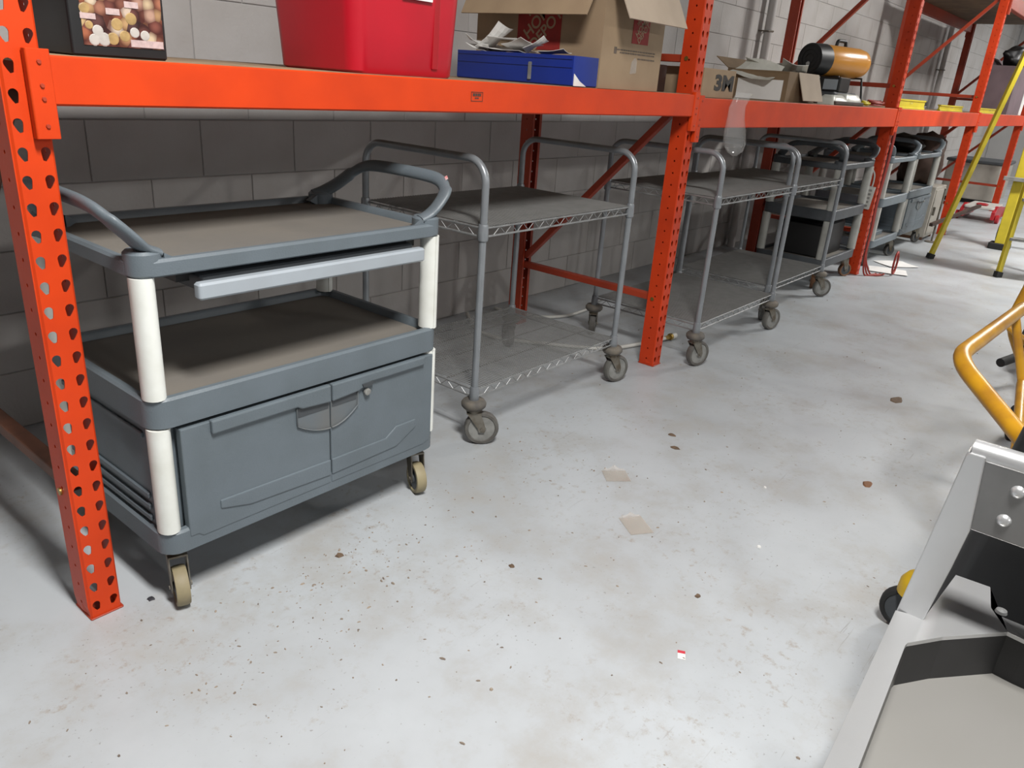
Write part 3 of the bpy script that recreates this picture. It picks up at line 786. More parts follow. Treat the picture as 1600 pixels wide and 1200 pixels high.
for k, (y, z, w_, h_, rz, ti, ro, be) in enumerate(((0.49, 0.120, 0.10, 0.10, 0.3, 0.35, 0.1, 0.012), (0.42, 0.140, 0.09, 0.13, 0.2, -0.75, 0.2, 0.010), (0.36, 0.142, 0.08, 0.13, 0.1, 0.03, 0.05, 0.002),
        (0.29, 0.122, 0.10, 0.13, -0.3, -0.18, 0.15, 0.006), (0.225, 0.125, 0.06, 0.085, 0.5, -0.55, 0.2, 0.006), (0.14, 0.104, 0.07, 0.10, 0.2, -0.12, 0.1, 0.004), (0.36, 0.106, 0.12, 0.20, 0.05, 0.05, -0.05, 0.006), (0.46, 0.108, 0.11, 0.12, -0.2, 0.2, -0.1, 0.008))):
    sheet(1.79, y, ZD+z, w_, h_, rz, ti, ro, be, PL[k])

# cardboard carton with flaps
def carton(name, label, x0, x1, y0, y1, z0, h, m, flaps):
    t = thing(name, label, 'box', ((x0+x1)/2, (y0+y1)/2, z0))
    q = 0.004
    b = MB()
    b.box(x0, x1, y0, y1, z0, z0+q)
    b.box(x0, x0+q, y0, y1, z0+q, z0+h); b.box(x1-q, x1, y0, y1, z0+q, z0+h)
    b.box(x0+q, x1-q, y0, y0+q, z0+q, z0+h); b.box(x0+q, x1-q, y1-q, y1, z0+q, z0+h)
    b.build('carton_body', m, t)
    for sd, ln, ang, mm, *ins in flaps:
        ins = ins[0] if ins else 0.0
        # flap hinged on the top edge; ang 0 = straight out, positive = drooping
        f = MB(); c, s_ = math.cos(ang), math.sin(ang); zt = z0+h
        if sd == 'front': P = [(x0+ins+0.003, y0, zt), (x1-0.003, y0, zt), (x1-0.006, y0-ln*c, zt-ln*s_), (x0+ins+0.006, y0-ln*c, zt-ln*s_)]; nn = Vector((0, -s_, c))
        if sd == 'back': P = [(x0+0.003, y1, zt), (x1-0.003, y1, zt), (x1-0.006, y1+ln*c, zt-ln*s_), (x0+0.006, y1+ln*c, zt-ln*s_)]; nn = Vector((0, s_, c))
        if sd == 'left': P = [(x0, y0+0.003, zt), (x0, y1-0.003, zt), (x0-ln*c, y1-0.006, zt-ln*s_), (x0-ln*c, y0+0.006, zt-ln*s_)]; nn = Vector((-s_, 0, c))
        if sd == 'right': P = [(x1, y0+0.003, zt), (x1, y1-0.003, zt), (x1+ln*c, y1-0.006, zt-ln*s_), (x1+ln*c, y0+0.006, zt-ln*s_)]; nn = Vector((s_, 0, c))
        P = [Vector(p) for p in P]
        f.rings([[p for p in P], [p+nn*0.004 for p in P]]); f.build('flap', mm, t)
    return t
cbx = carton('moving_carton', 'large open cardboard carton with drooping flaps and red print', 1.876, 2.290, 0.004, 0.590, ZD, 0.405, M_CARD,
             (('front', 0.205, 1.08, M_CARDL), ('left', 0.205, 1.08, M_CARD), ('right', 0.15, 0.4, M_CARD), ('back', 0.15, 0.5, M_CARD)))
def face_x(px, py, pz, ang=0): # text plane facing -X
    return Matrix.Translation((px, py, pz)) @ Matrix(((0, 0, -1, 0), (-1, 0, 0, 0), (0, 1, 0, 0), (0, 0, 0, 1))) @ Matrix.Rotation(ang, 4, 'Z')
def face_y(px, py, pz, ang=0): # text plane facing -Y
    return Matrix.Translation((px, py, pz)) @ Matrix.Rotation(PI/2, 4, 'X') @ Matrix.Rotation(ang, 4, 'Z')
pr = MB().box(1.8745, 1.8758, 0.185, 0.385, ZD+0.115, ZD+0.315).build('red_print_square', M_PRED, cbx)
for k, wd in enumerate(('THE', 'HOME', 'DEPOT')):
    text_mesh(wd, (0.035, 0.058, 0.055)[k], 0.0004, M_CARD, 'print_lettering', cbx, face_x(1.8742, 0.285, ZD+0.215) @ Matrix.Rotation(PI/4, 4, 'Z') @ Matrix.Translation((0, 0.05-0.048*k, 0)), 0.001)
MB().box(2.065, 2.178, 0.0025, 0.0041, ZD+0.158, ZD+0.268).build('red_print_square', M_PRED, cbx)
for k, wd in enumerate(('THE', 'HOME', 'DEPOT')):
    text_mesh(wd, (0.018, 0.031, 0.029)[k], 0.0004, M_CARD, 'print_lettering', cbx, face_y(2.1215, 0.0022, ZD+0.213) @ Matrix.Rotation(PI/4, 4, 'Z') @ Matrix.Translation((0, 0.026-0.025*k, 0)), 0.0006)
for k, (a, b, z) in enumerate(((1.975, 2.24, 0.130), (1.995, 2.235, 0.121), (2.12, 2.24, 0.106))):
    g = MB(); x = a
    rg = random.Random(k)
    while x < b:
        wl = rg.uniform(0.006, 0.02); g.box(x, min(x+wl, b), 0.003, 0.0041, ZD+z, ZD+z+0.0045); x += wl+0.004
    g.build('fine_print', M_INK, cbx)
MB().box(1.955, 1.972, 0.003, 0.0041, ZD+0.118, ZD+0.140).build('fine_print', M_INK, cbx)
tp = thing('tape_scrap', 'shiny clear tape scrap stuck on the carton front', 'tape', (2.09, 0.003, ZD+0.08))
MB().prism([(2.075, ZD+0.055), (2.115, ZD+0.060), (2.112, ZD+0.102), (2.098, ZD+0.112), (2.080, ZD+0.095)], 'y', 0.0005, 0.0036).build('film', M_CLEAR, tp)
# dark brown box between the carton and the upright
tag(MB().rbox(2.42, 2.555, 0.12, 0.36, ZD, ZD+0.105, 0.004, 0.003).build('small_dark_box', M_BROWN), 'small dark brown box wedged between the big carton and the upright', 'box')

# ------------------------------------------------------------------ goods on the second shelf
ZE = BEAMZ[1][1]+0.0017
b3 = thing('parts_box', 'tan cardboard box with bold black lettering just right of the upright', 'box', (2.83, 0.14, ZE))
MB().rbox(2.672, 2.985, 0.006, 0.30, ZE, ZE+0.118, 0.003, 0.002).build('carton_body', M_CARD, b3)
text_mesh('3M', 0.085, 0.0006, M_BINK, 'lettering', b3, face_y(2.875, 0.0052, ZE+0.060) @ Matrix.Diagonal((1.75, 1, 1, 1)), 0.004)

ob = carton('open_carton', 'open cardboard carton with torn plastic and white label', 3.72, 4.15, 0.050, 0.40, ZE, 0.150, M_CARDD,
            (('front', 0.148, 1.22, M_CARDL, 0.12), ('left', 0.10, 1.90, M_CARDD), ('back', 0.1, -0.6, M_CARDD)))
MB().box(3.717, 3.7195, 0.075, 0.33, ZE+0.004, ZE+0.105).build('white_label', M_PAPER, ob)
for k, (cx, cy, cz, w_, h_, rz, ti, ro, be, lb_) in enumerate((
        (3.95, 0.27, 0.172, 0.34, 0.20, 0.2, 0.10, 0.05, 0.020, 'crumpled clear wrap spilling over the back of the open carton'),
        (3.74, 0.24, 0.145, 0.15, 0.24, -0.2, 0.15, -0.6, 0.018, 'torn cloudy wrap at the left rim of the open carton'),
        (3.98, 0.13, 0.160, 0.26, 0.14, 0.3, 0.20, 0.2, 0.018, 'bunched cloudy wrap at the front rim of the open carton'))):
    sheet(cx, cy, ZE+cz, w_, h_, rz, ti, ro, be, lb_, 'plastic wrap', M_FILM, 'plastic wrap in the open carton')
# clear bag hanging over the beam
bag = MB(); rs = []
for z, hw, hy, dx in ((ZE+0.030, 0.085, 0.010, 0.08), (ZE+0.010, 0.082, 0.014, 0.06), (ZE-0.03, 0.078, 0.014, 0.03), (ZE-0.08, 0.080, 0.020, 0.03), (ZE-0.14, 0.095, 0.030, 0.045), (ZE-0.19, 0.100, 0.030, 0.06), (ZE-0.225, 0.075, 0.020, 0.08), (ZE-0.245, 0.02, 0.006, 0.085)):
    rs.append([(2.90+dx+hw*math.cos(2*PI*k/24)*(1+0.06*math.sin(5*k+z*40)), -0.052+hy*math.sin(2*PI*k/24)*(1+0.25*math.sin(3*k+z*90)), z) for k in range(24)])
bag.rings(rs, False, True)
bg = bag.build('plastic_bag', M_CLEAR, None, 60); tag(bg, 'clear plastic bag hanging down over the orange beam by the lettered tan box', 'bag')

# torpedo heater
A = Vector((4.90, 0.330, ZE+0.262)); B = Vector((5.33, 0.190, ZE+0.262)); ax = (B-A).normalized()
ht = thing('torpedo_heater', 'orange torpedo heater with black round grille', 'heater', (5.0, 0.26, ZE))
def along(t): return A+(B-A)*t
hb = MB()
pr_ = [(0.00, 0.090), (0.03, 0.095), (0.45, 0.095), (0.80, 0.094), (0.92, 0.086), (0.98, 0.070), (1.0, 0.050)]
hb.tube([along(a) for a, _ in pr_], [r for _, r in pr_], 28); hb.build('barrel', M_HEAT, ht, 40)
MB().tube([along(-0.24), along(-0.23), along(0.03)], [0.078, 0.094, 0.098], 28).build('black_end', M_BLACK, ht, 40)
for k in range(3):
    rr = 0.03+0.026*k
    cpt = along(-0.245); e1 = ax.cross(Vector((0, 0, 1))).normalized(); e2 = e1.cross(ax)
    MB().tube([cpt+(e1*math.cos(2*PI*i/24)+e2*math.sin(2*PI*i/24))*rr for i in range(24)], 0.0022, 6, closed=True).build('grille_ring', M_RUBBER, ht)
MB().lathe([(0.014, 0), (0.012, -0.008), (0.002, -0.010)], tuple(along(-0.245)+Vector((0, 0, -0.03))), 'x', 12).build('nozzle', M_WIRE, ht, 40)
MB().tube(fillet([along(0.30)+Vector((0, 0, 0.085)), along(0.32)+Vector((0, 0, 0.125)), along(0.50)+Vector((0, 0, 0.125)), along(0.52)+Vector((0, 0, 0.085))], 0.012), 0.011, 10).build('carry_handle', M_BLACK, ht, 50)
MB().rbox(4.90, 5.10, 0.17, 0.31, ZE+0.075, ZE+0.165, 0.01, 0.005).build('control_box', M_BLACK, ht)
MB().box(4.897, 4.90, 0.185, 0.275, ZE+0.088, ZE+0.150).build('control_panel', M_DRAWER, ht)
for t_ in (0.25, 0.8):
    c_ = along(t_)
    MB().tube([(c_.x, c_.y-0.10, ZE+0.004), (c_.x, c_.y-0.07, ZE+0.17), (c_.x, c_.y+0.07, ZE+0.17), (c_.x, c_.y+0.10, ZE+0.004)], 0.008, 8).build('leg', M_BLACK, ht, 50)
MB().rbox(4.84, 5.30, 0.17, 0.36, ZE+0.0, ZE+0.075, 0.02, 0.01).build('fuel_tank', M_GREYD, ht)
# clear clamshell pack
cl = thing('clamshell_pack', 'crumpled clear plastic clamshell pack below the heater', 'packaging', (4.62, 0.09, ZE))
c_ = MB()
for (x0, x1, h) in ((4.42, 4.70, 0.055), (4.66, 4.98, 0.065)):
    c_.rings([rrect(x0, x1, 0.03, 0.13, 0.02, ZE), rrect(x0+0.01, x1-0.01, 0.035, 0.125, 0.02, ZE+h*0.6), rrect(x0+0.04, x1-0.05, 0.05, 0.11, 0.02, ZE+h)])
c_.build('shell', M_FILM, cl, 40)
MB().rbox(4.44, 5.00, 0.022, 0.14, ZE+0.0003, ZE+0.022, 0.02, 0.004).build('tray_insert', M_BROWN, cl)
# heap of cords at the end of the second shelf
def coil(name, label, cx, cy, cz, R, turns, r, m, seed, cat='cord', grp=None):
    rg = random.Random(seed); pts = []
    for k in range(turns*14):
        a = 2*PI*k/14
        q = R*(0.75+0.25*math.sin(a*0.37+seed))
        pts.append((cx+q*math.cos(a)*1.4, cy+q*math.sin(a)*0.55, cz+r+0.0035*k/14*2+0.012*math.sin(a*0.5+seed)**2))
    return tag(MB().tube(pts, r, 7).build(name, m, None, 60), label, cat, grp)
coil('extension_cord_heap', 'dark red cord heaped on the shelf left of the corded upright', 5.47, 0.09, ZE, 0.085, 4, 0.006, M_CORDR, 1)
coil('extension_cord_heap', 'orange-yellow cord lying beside the clamshell pack', 5.20, 0.075, ZE, 0.045, 3, 0.005, M_LEVEL, 4)
coil('hose_bundle', 'black coiled hose between the yellow levels', 7.05, 0.22, ZE, 0.16, 5, 0.011, M_RUBBER, 2, 'hose')
def level(x0, x1, y, z, h, label):
    t = thing('spirit_level', label, 'level', ((x0+x1)/2, y, z), 'yellow levels on the third shelf')
    MB().prism([(y-0.013, z), (y+0.013, z), (y+0.013, z+0.010), (y+0.006, z+0.014), (y+0.006, z+h-0.014), (y+0.013, z+h-0.010), (y+0.013, z+h), (y-0.013, z+h), (y-0.013, z+h-0.010), (y-0.006, z+h-0.014), (y-0.006, z+0.014), (y-0.013, z+0.010)], 'x', x0, x1).build('body', M_LEVEL, t)
    xm = (x0+x1)/2
    MB().cyl((xm-0.03, y-0.007, z+h*0.6), (xm+0.03, y-0.007, z+h*0.6), 0.008, 10).build('vial', M_CLEAR, t, 50)
level(5.78, 6.62, 0.045, ZE, 0.068, 'bright yellow level just right of the corded upright')
level(7.15, 8.05, 0.045, ZE, 0.050, 'duller yellow level near the ladder')
level(8.80, 10.0, 0.045, ZE, 0.050, 'yellow level behind the ladder rail')
pc = carton('mauve_carton', 'tall mauve carton on the farthest bay behind the ladder rail', 10.35, 11.20, 0.02, 0.30, ZE, 0.52, M_PURP, (('back', 0.12, -0.9, M_PURP),))
# black bags on top of it
def blob(name, label, cat, c, s3, m, seed, grp=None):
    bm = bmesh.new(); bmesh.ops.create_icosphere(bm, subdivisions=3, radius=1)
    for v in bm.verts:
        n_ = noise.noise(v.co*1.7+Vector((seed, 0, 0)))*0.35+noise.noise(v.co*4+Vector((0, seed, 0)))*0.12
        v.co *= (1+n_); v.co = Vector((v.co.x*s3[0], v.co.y*s3[1], max(v.co.z, -0.75)*s3[2]))
    zm = min(v.co.z for v in bm.verts)
    me = bpy.data.meshes.new(name); bm.to_mesh(me); bm.free(); me.materials.append(m)
    for p in me.polygons: p.use_smooth = True
    o = bpy.data.objects.new(name, me); C.objects.link(o); o.location = (c[0], c[1], c[2]-zm); ORG[o.name] = tuple(o.location)
    return tag(o, label, cat, grp)
blob('black_bag', 'lumpy black bag on top of the mauve carton', 'bag', (10.8, 0.16, ZE+0.52), (0.36, 0.12, 0.13), M_BLACK, 3)
# pale tubes leaning in the farthest bay
for k, (x, lb_) in enumerate(((11.28, 'white cardboard tube leaning in the farthest bay, left one'), (11.40, 'white cardboard tube leaning in the farthest bay, right one'))):
    tag(MB().cyl((x, 0.05, ZE+0.002), (x+0.06, 0.04, ZE+0.75), 0.03, 14).build('mailing_tube', M_PAPER, None, 50), lb_, 'tube', 'tubes in the farthest bay')

# ------------------------------------------------------------------ cords and strip on the third upright
ps = thing('power_strip', 'white power strip hung on the side of the third orange upright', 'power strip', (5.66, 0.03, 0.52))
MB().bar((5.6595, 0.043, 0.50), (5.6595, 0.030, 0.665), 0.052, 0.034, up=(1, 0, 0)).build('strip_body', M_WHITE, ps, bevel=0.004)
for k in range(5):
    z = 0.525+k*0.028; yc = 0.041-k*0.0022
    MB().rbox(5.6415, 5.644, yc-0.012, yc+0.012, z-0.008, z+0.008, 0.001, 0.0005).build('outlet', M_HUB, ps)
MB().tube(smooth_path([(5.6595, 0.030, 0.665), (5.66, 0.028, 0.71), (5.655, 0.035, 0.76), (5.64, 0.065, 0.80), (5.62, 0.10, 0.815)], 6), 0.006, 8).build('lead', M_WHITE, ps, 50)
for k in range(3):
    q = 0.016*k
    pts = [(5.695+q, -0.024, 1.05), (5.685+q, -0.028, 0.85), (5.678+q, -0.022, 0.55), (5.685+q, -0.028, 0.35), (5.680+q, -0.03, 0.15), (5.70+q*1.5, -0.05-q, 0.015), (5.76+q, -0.09-q*1.4, 0.010), (5.84+q, -0.10-q*1.6, 0.009)]
    tag(MB().tube(smooth_path(pts, 6), 0.0065, 8).build('red_cable', M_CORDR, None, 50), ['leftmost red cord running down the third orange upright', 'middle red cord running down the third orange upright', 'rightmost red cord running down the third orange upright'][k], 'cord', 'red cords on the third upright')
rg_ = [(5.93+0.05*math.cos(2*PI*i/20), -0.20, 0.10+0.085*math.sin(2*PI*i/20)) for i in range(20)]
tag(MB().tube(rg_, 0.008, 8, closed=True).build('cord_loop', M_CORDR, None, 50), 'small red-brown cord loop standing at the foot of the third upright', 'cord')
for k, (x, y, a) in enumerate(((6.06, -0.13, 0.3), (6.42, -0.10, 0.9))):
    sheet(x, y, 0.006, 0.22, 0.28, a, 0, 0, 0.003, ['white sheet on the floor at the foot of the third upright', 'white sheet on the floor in front of the open service cart'][k], 'paper', M_PAPER, 'papers on the floor')

# ------------------------------------------------------------------ flexible conduit on the floor
cp = smooth_path([(2.46, 1.10, 0.02), (2.40, 1.02, 0.012), (2.32, 0.90, 0.010), (2.29, 0.765, 0.010), (2.33, 0.655, 0.010), (2.42, 0.52, 0.010), (2.51, 0.387, 0.010), (2.60, 0.281, 0.010), (2.69, 0.235, 0.012), (2.83, 0.19, 0.016), (2.97, 0.150, 0.022)], 26)
cr = [0.0110 if i % 2 else 0.0090 for i in range(len(cp))]
cn = thing('flexible_conduit', 'ribbed white flexible conduit with brass end beside the second upright', 'conduit', (2.97, 0.15, 0))
MB().tube(cp, cr, 9).build('hose', M_WHITE, cn, 80)
e0 = Vector((2.965, 0.152, 0.022)); ed = Vector((0.14, -0.036, 0.008)).normalized()
MB().tube([e0, e0+ed*0.035], 0.012, 6).build('brass_nut', M_BRASS, cn)
MB().tube([e0+ed*0.035, e0+ed*0.05], 0.018, 12).build('brass_collar', M_BRASS, cn, 40)
MB().tube([e0+ed*0.05, e0+ed*0.075, e0+ed*0.085], [0.016, 0.016, 0.011], 12).build('white_cap', M_WHITE, cn, 40)
cp2 = smooth_path([(2.68, 1.09, 0.012), (2.69, 0.98, 0.010), (2.74, 0.87, 0.010), (2.80, 0.79, 0.010), (2.93, 0.74, 0.010), (3.17, 0.75, 0.010)], 24)
tag(MB().tube(cp2, [0.0095 if i % 2 else 0.0080 for i in range(len(cp2))], 9).build('flexible_conduit', M_WHITE, None, 80), 'second ribbed white conduit on the floor nearer the wall', 'conduit')

# ------------------------------------------------------------------ far end clutter
bc = thing('beige_cabinet', 'beige metal cabinet after the farthest service cart', 'cabinet', (8.20, 0.2, 0))
MB().rbox(7.98, 8.42, 0.06, 0.50, 0.03, 0.52, 0.01, 0.004).build('body', M_BEIGE, bc, 40)
MB().rbox(8.00, 8.40, 0.052, 0.062, 0.06, 0.49, 0.004, 0.002).build('door', M_BEIGE, bc)
MB().box(8.02, 8.035, 0.03, 0.052, 0.25, 0.33).build('handle', M_DSTEEL, bc)
for x in (8.0, 8.36):
    MB().box(x, x+0.04, 0.08, 0.48, 0, 0.03).build('foot', M_RUST, bc)
po = thing('thin_stand', 'thin dark pole stand before the beige cabinet', 'stand', (7.98, -0.02, 0))
MB().cyl((7.98, -0.02, 0.0), (7.98, -0.02, 0.52), 0.009, 10).build('pole', M_DSTEEL, po, 50)
MB().lathe([(0.06, 0), (0.06, 0.008), (0.012, 0.014)], (7.98, -0.02, 0), 'z', 18).build('base', M_DSTEEL, po, 40)
tag(MB().bar((7.70, -0.03, 0.20), (8.95, -0.20, 0.31), 0.03, 0.03).build('steel_bar', M_BROWN), 'dark bar slanting across to the foot of the ladder', 'bar')
blob('dark_bundle', 'black bundle resting on the beige cabinet', 'bundle', (8.21, 0.30, 0.52), (0.19, 0.20, 0.27), M_BROWN, 12)
blob('dark_bundle', 'black bundle lying on top of the farthest service cart', 'bundle', (7.55, 0.33, 0.835), (0.22, 0.16, 0.09), M_BLACK, 15)
bk = MB().rbox(6.30, 6.62, 0.12, 0.32, 0.199, 0.235, 0.004, 0.003)
tag(bk.build('stacked_pads', M_GREY), 'stack of blue-grey pads on the lower tray of the open service cart', 'pads')
db = MB().rbox(4.98, 5.46, 0.10, 0.42, 0.199, 0.43, 0.02, 0.01)
tag(db.build('dark_crate', M_BLACK, None, 40), 'black crate on the bottom tray of the dark grey service cart', 'crate')

# red floor jack
fj = thing('floor_jack', 'red floor jack with pale top plate far down the aisle', 'jack', (10.5, 0.0, 0))
for s_ in (-1, 1):
    y = 0.0+s_*0.17
    MB().prism([(10.20, 0.04), (10.20, 0.13), (10.36, 0.19), (10.95, 0.14), (10.98, 0.06), (10.9, 0.03), (10.3, 0.03)], 'y', y-0.02, y+0.02).build('side_plate', M_JRED, fj, bevel=0.005)
    for x in (10.28, 10.92):
        MB().lathe([(0.045, -0.02), (0.05, -0.015), (0.05, 0.015), (0.045, 0.02)], (x, y+s_*0.045, 0.05), 'y', 18).build('wheel', M_JRED if x < 10.5 else M_DSTEEL, fj, 40)
MB().rbox(10.22, 10.86, -0.16, 0.16, 0.15, 0.175, 0.03, 0.004).build('top_plate', M_WHITE, fj)
MB().lathe([(0.06, 0.175), (0.07, 0.19), (0.05, 0.20)], (10.42, 0.0, 0), 'z', 18).build('saddle', M_JRED, fj, 40)
# pale appliance behind
ap = thing('pale_appliance', 'pale grey appliance under the farthest bay', 'appliance', (12.6, 0.5, 0))
MB().rbox(12.2, 13.1, 0.15, 0.85, 0.06, 0.55, 0.03, 0.01).build('body', M_BEIGE, ap, 40)
MB().rbox(12.18, 13.12, 0.13, 0.87, 0.55, 0.59, 0.03, 0.01).build('lid', M_GREYD, ap, 40)
for x in (12.28, 13.0):
    MB().box(x, x+0.06, 0.2, 0.8, 0, 0.06).build('foot', M_BLACK, ap)

# ------------------------------------------------------------------ yellow ladder
ld = thing('step_ladder', 'tall yellow folding ladder standing in the aisle at the right edge', 'ladder', (6.95, -0.5, 0))
def rail(p0, p1, nm='rail'):
    a = Vector(p0); b = Vector(p1)
    o = MB().bar(a, b, 0.026, 0.050, up=(1, -0.5, 0)).build(nm, M_LYEL, ld, bevel=0.003)
    t_ = (b-a).normalized()
    MB().bar(a-t_*0.0, a+t_*0.045, 0.036, 0.07, up=(1, -0.5, 0)).build('rubber_foot', M_RUBBER, o, bevel=0.003)
    return o
R1a, R1b = Vector((7.015, -0.222, 0.0)), Vector((7.615, -0.556, 2.60))
R2a, R2b = Vector((6.717, -0.800, 0.0)), Vector((7.325, -0.745, 2.60))
off = Vector((0.20, -0.74, 0))
rail(R1a, R1b, 'rear_rail'); rail(R2a, R2b, 'front_rail')
rail(R2a+off, R2b+off*0.7, 'front_rail'); rail(R1a+off, R1b+off*0.7, 'rear_rail')
for k in range(1, 8):
    t_ = k*0.305/2.6
    a = R2a.lerp(R2b, t_); b = (R2a+off).lerp(R2b+off*0.7, t_)
    MB().bar(a, b, 0.075, 0.022).build('step', M_HUB, ld, bevel=0.002)
MB().bar(R1b.lerp(R2b, 0.5)+Vector((0, 0, 0.02)), (R1b+off*0.7).lerp(R2b+off*0.7, 0.5)+Vector((0, 0, 0.02)), 0.26, 0.05).build('top_cap', M_LYEL, ld, bevel=0.004)
# yellow stand behind it
ys = thing('yellow_stand', 'thick yellow post with dark boot and pale crossbar behind the ladder', 'stand', (8.3, -0.56, 0))
MB().bar((8.27, -0.56, 0.03), (8.42, -0.545, 1.15), 0.085, 0.085, up=(1, 0, 0)).build('post', M_LYEL, ys, bevel=0.006)
MB().rbox(8.20, 8.36, -0.65, -0.47, 0.0, 0.06, 0.02, 0.006).build('boot', M_RUBBER, ys)
MB().bar((8.26, -0.43, 0.66), (8.33, -1.10, 0.66), 0.05, 0.035).build('crossbar', M_HUB, ys, bevel=0.003)
MB().lathe([(0.10, -0.03), (0.13, -0.022), (0.13, 0.022), (0.10, 0.03)], (8.50, -0.52, 0.13), 'y', 24).build('wheel', M_RUBBER, ys, 40)

# ------------------------------------------------------------------ yellow tube hand truck at the right edge
yt = thing('tube_hand_truck', 'yellow bent-tube hand truck with black wheels at the right edge', 'hand truck', (2.0, -1.5, 0))
def ytube(pts, rad, nm='tube', r=0.016, m=M_YEL):
    return MB().tube(fillet(pts, rad, 7), r, 14).build(nm, m, yt, 50)
ytube([(1.46, -1.62, 0.49), (1.82, -1.318, 0.605), (2.75, -1.365, 0.60), (3.05, -1.46, 0.42)], 0.24, 'upper_loop', 0.023)
ytube([(1.62, -1.60, 0.30), (1.95, -1.52, 0.34), (2.55, -1.44, 0.38), (2.98, -1.47, 0.12)], 0.12, 'lower_loop')
ytube([(3.30, -1.48, 0.06), (3.05, -1.305, 0.46), (3.25, -1.315, 0.60), (3.9, -1.40, 0.58)], 0.08, 'rear_loop', 0.018)
ytube([(3.06, -1.31, 0.44), (3.0, -1.50, 0.34), (3.3, -1.7, 0.30)], 0.06, 'rear_brace', 0.014)
def ywheel(x, y, R, a, m=M_RUBBER):
    Mx = Matrix.Translation((x, y, R)) @ Matrix.Rotation(a, 4, 'Z')
    w_ = MB().lathe([(R*0.62, -0.018), (R*0.9, -0.022), (R, -0.012), (R, 0.012), (R*0.9, 0.022), (R*0.62, 0.018)], (0, 0, 0), 'y', 28).xform(Mx).build('wheel', m, yt, 40)
    MB().lathe([(R*0.6, -0.014), (R*0.25, -0.024), (0.004, -0.024), ], (0, 0, 0), 'y', 20).xform(Mx).build('hub', M_YEL, w_, 40)
    return w_
ywheel(3.02, -1.44, 0.075, 0.3); ywheel(4.26, -1.30, 0.10, 0.2)
MB().cyl((2.97, -1.47, 0.09), (2.99, -1.75, 0.09), 0.012, 10).build('axle', M_DSTEEL, yt, 50)
MB().cyl((3.28, -1.47, 0.075), (4.26, -1.30, 0.10), 0.016, 10).build('base_tube', M_YEL, yt, 50)
MB().cyl((2.55, -1.36, 0.60), (2.55, -1.44, 0.38), 0.014, 10).build('strut', M_YEL, yt, 50)
lv = MB().tube([(3.86, -1.32, 0.135), (4.5, -1.55, 0.13), (4.9, -1.75, 0.03)], 0.018, 12).build('foot_lever', M_JRED, yt, 50, label='red lever')
MB().tube([(3.72, -1.262, 0.115), (3.86, -1.32, 0.135)], 0.022, 12).build('grip', M_RUBBER, lv, 50)

# ------------------------------------------------------------------ black bin truck behind the steel cart
bb = thing('black_bin_truck', 'tall black plastic bin on yellow-capped casters behind the steel cart', 'bin', (1.05, -1.85, 0))
bx = MB(); rs = []
for z, e in ((0.20, -0.02), (0.22, 0.0), (0.90, -0.085), (0.93, -0.07), (0.95, -0.075), (0.95, -0.10), (0.24, -0.02)):
    rs.append(rrect(0.70-e*0.4, 1.32+e*0.4, -2.20-e*0.4, -1.492+e, 0.03, z))
bx.rings(rs); bx.build('bin', M_BLACK, bb, 40)
MB().rbox(0.68, 1.46, -2.2, -1.462, 0.170, 0.20, 0.02, 0.006).build('deck', M_BLACK, bb)
for x, y, a in ((1.39, -1.485, 1.65), (0.76, -2.12, 0.4), (1.40, -2.12, 0.2), (0.76, -1.56, 0.8)):
    caster(bb, x, y, 0.172, 0.058, 0.032, a, M_RUBBER, M_GREYD, 0.058)
    MB().lathe([(0.048, 0.108), (0.046, 0.14), (0.034, 0.160), (0.012, 0.166)], (x+0.04*math.cos(a), y+0.04*math.sin(a), 0), 'z', 20).build('yellow_cap', M_YEL2, bb, 50)

# ------------------------------------------------------------------ steel cart in the foreground
sc = thing('steel_cart', 'brushed steel utility cart with riveted end panel in the right foreground', 'cart', (0.1, -1.85, 0))
ZS = 0.60
def flat(poly, z0, z1, nm, m, bev=0.0): return MB().prism(poly, 'z', z0, z1).build(nm, m, sc, bevel=bev)
# shelf: rolled rim as a ring of flat plates around a lower pan
outer = [(-0.33, -1.551), (0.493, -1.509), (0.505, -1.543), (0.652, -1.553), (0.656, -1.598), (0.600, -1.608), (0.588, -1.622), (0.586, -2.16), (-0.33, -2.16)]
inner = [(-0.295, -1.584), (0.425, -1.539), (0.432, -1.540), (0.480, -1.572), (0.556, -1.636), (0.553, -1.66), (0.551, -2.12), (-0.295, -2.12), (-0.295, -2.0)]
rim = MB()
n_ = len(outer)
vs = [(x, y, ZS) for x, y in outer]+[(x, y, ZS) for x, y in inner]+[(x, y, ZS-0.03) for x, y in outer]+[(x, y, ZS-0.006) for x, y in inner]
fs = []
for i in range(n_):
    j = (i+1) % n_
    fs += [(i, j, n_+j, n_+i), (i, 2*n_+i, 2*n_+j, j), (n_+i, n_+j, 3*n_+j, 3*n_+i)]
rim.add(vs, fs); rim.build('shelf_rim', M_SS, sc, bevel=0.002)
icx, icy = sum(p[0] for p in inner)/n_, sum(p[1] for p in inner)/n_
lowr = [(icx+(x-icx)*1.0, icy+(y-icy)*1.0) for x, y in inner]
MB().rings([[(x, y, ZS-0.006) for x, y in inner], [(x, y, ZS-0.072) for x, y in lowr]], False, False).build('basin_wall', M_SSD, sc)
MB().prism(lowr, 'z', ZS-0.078, ZS-0.071).build('shelf_pan', M_SSW, sc)
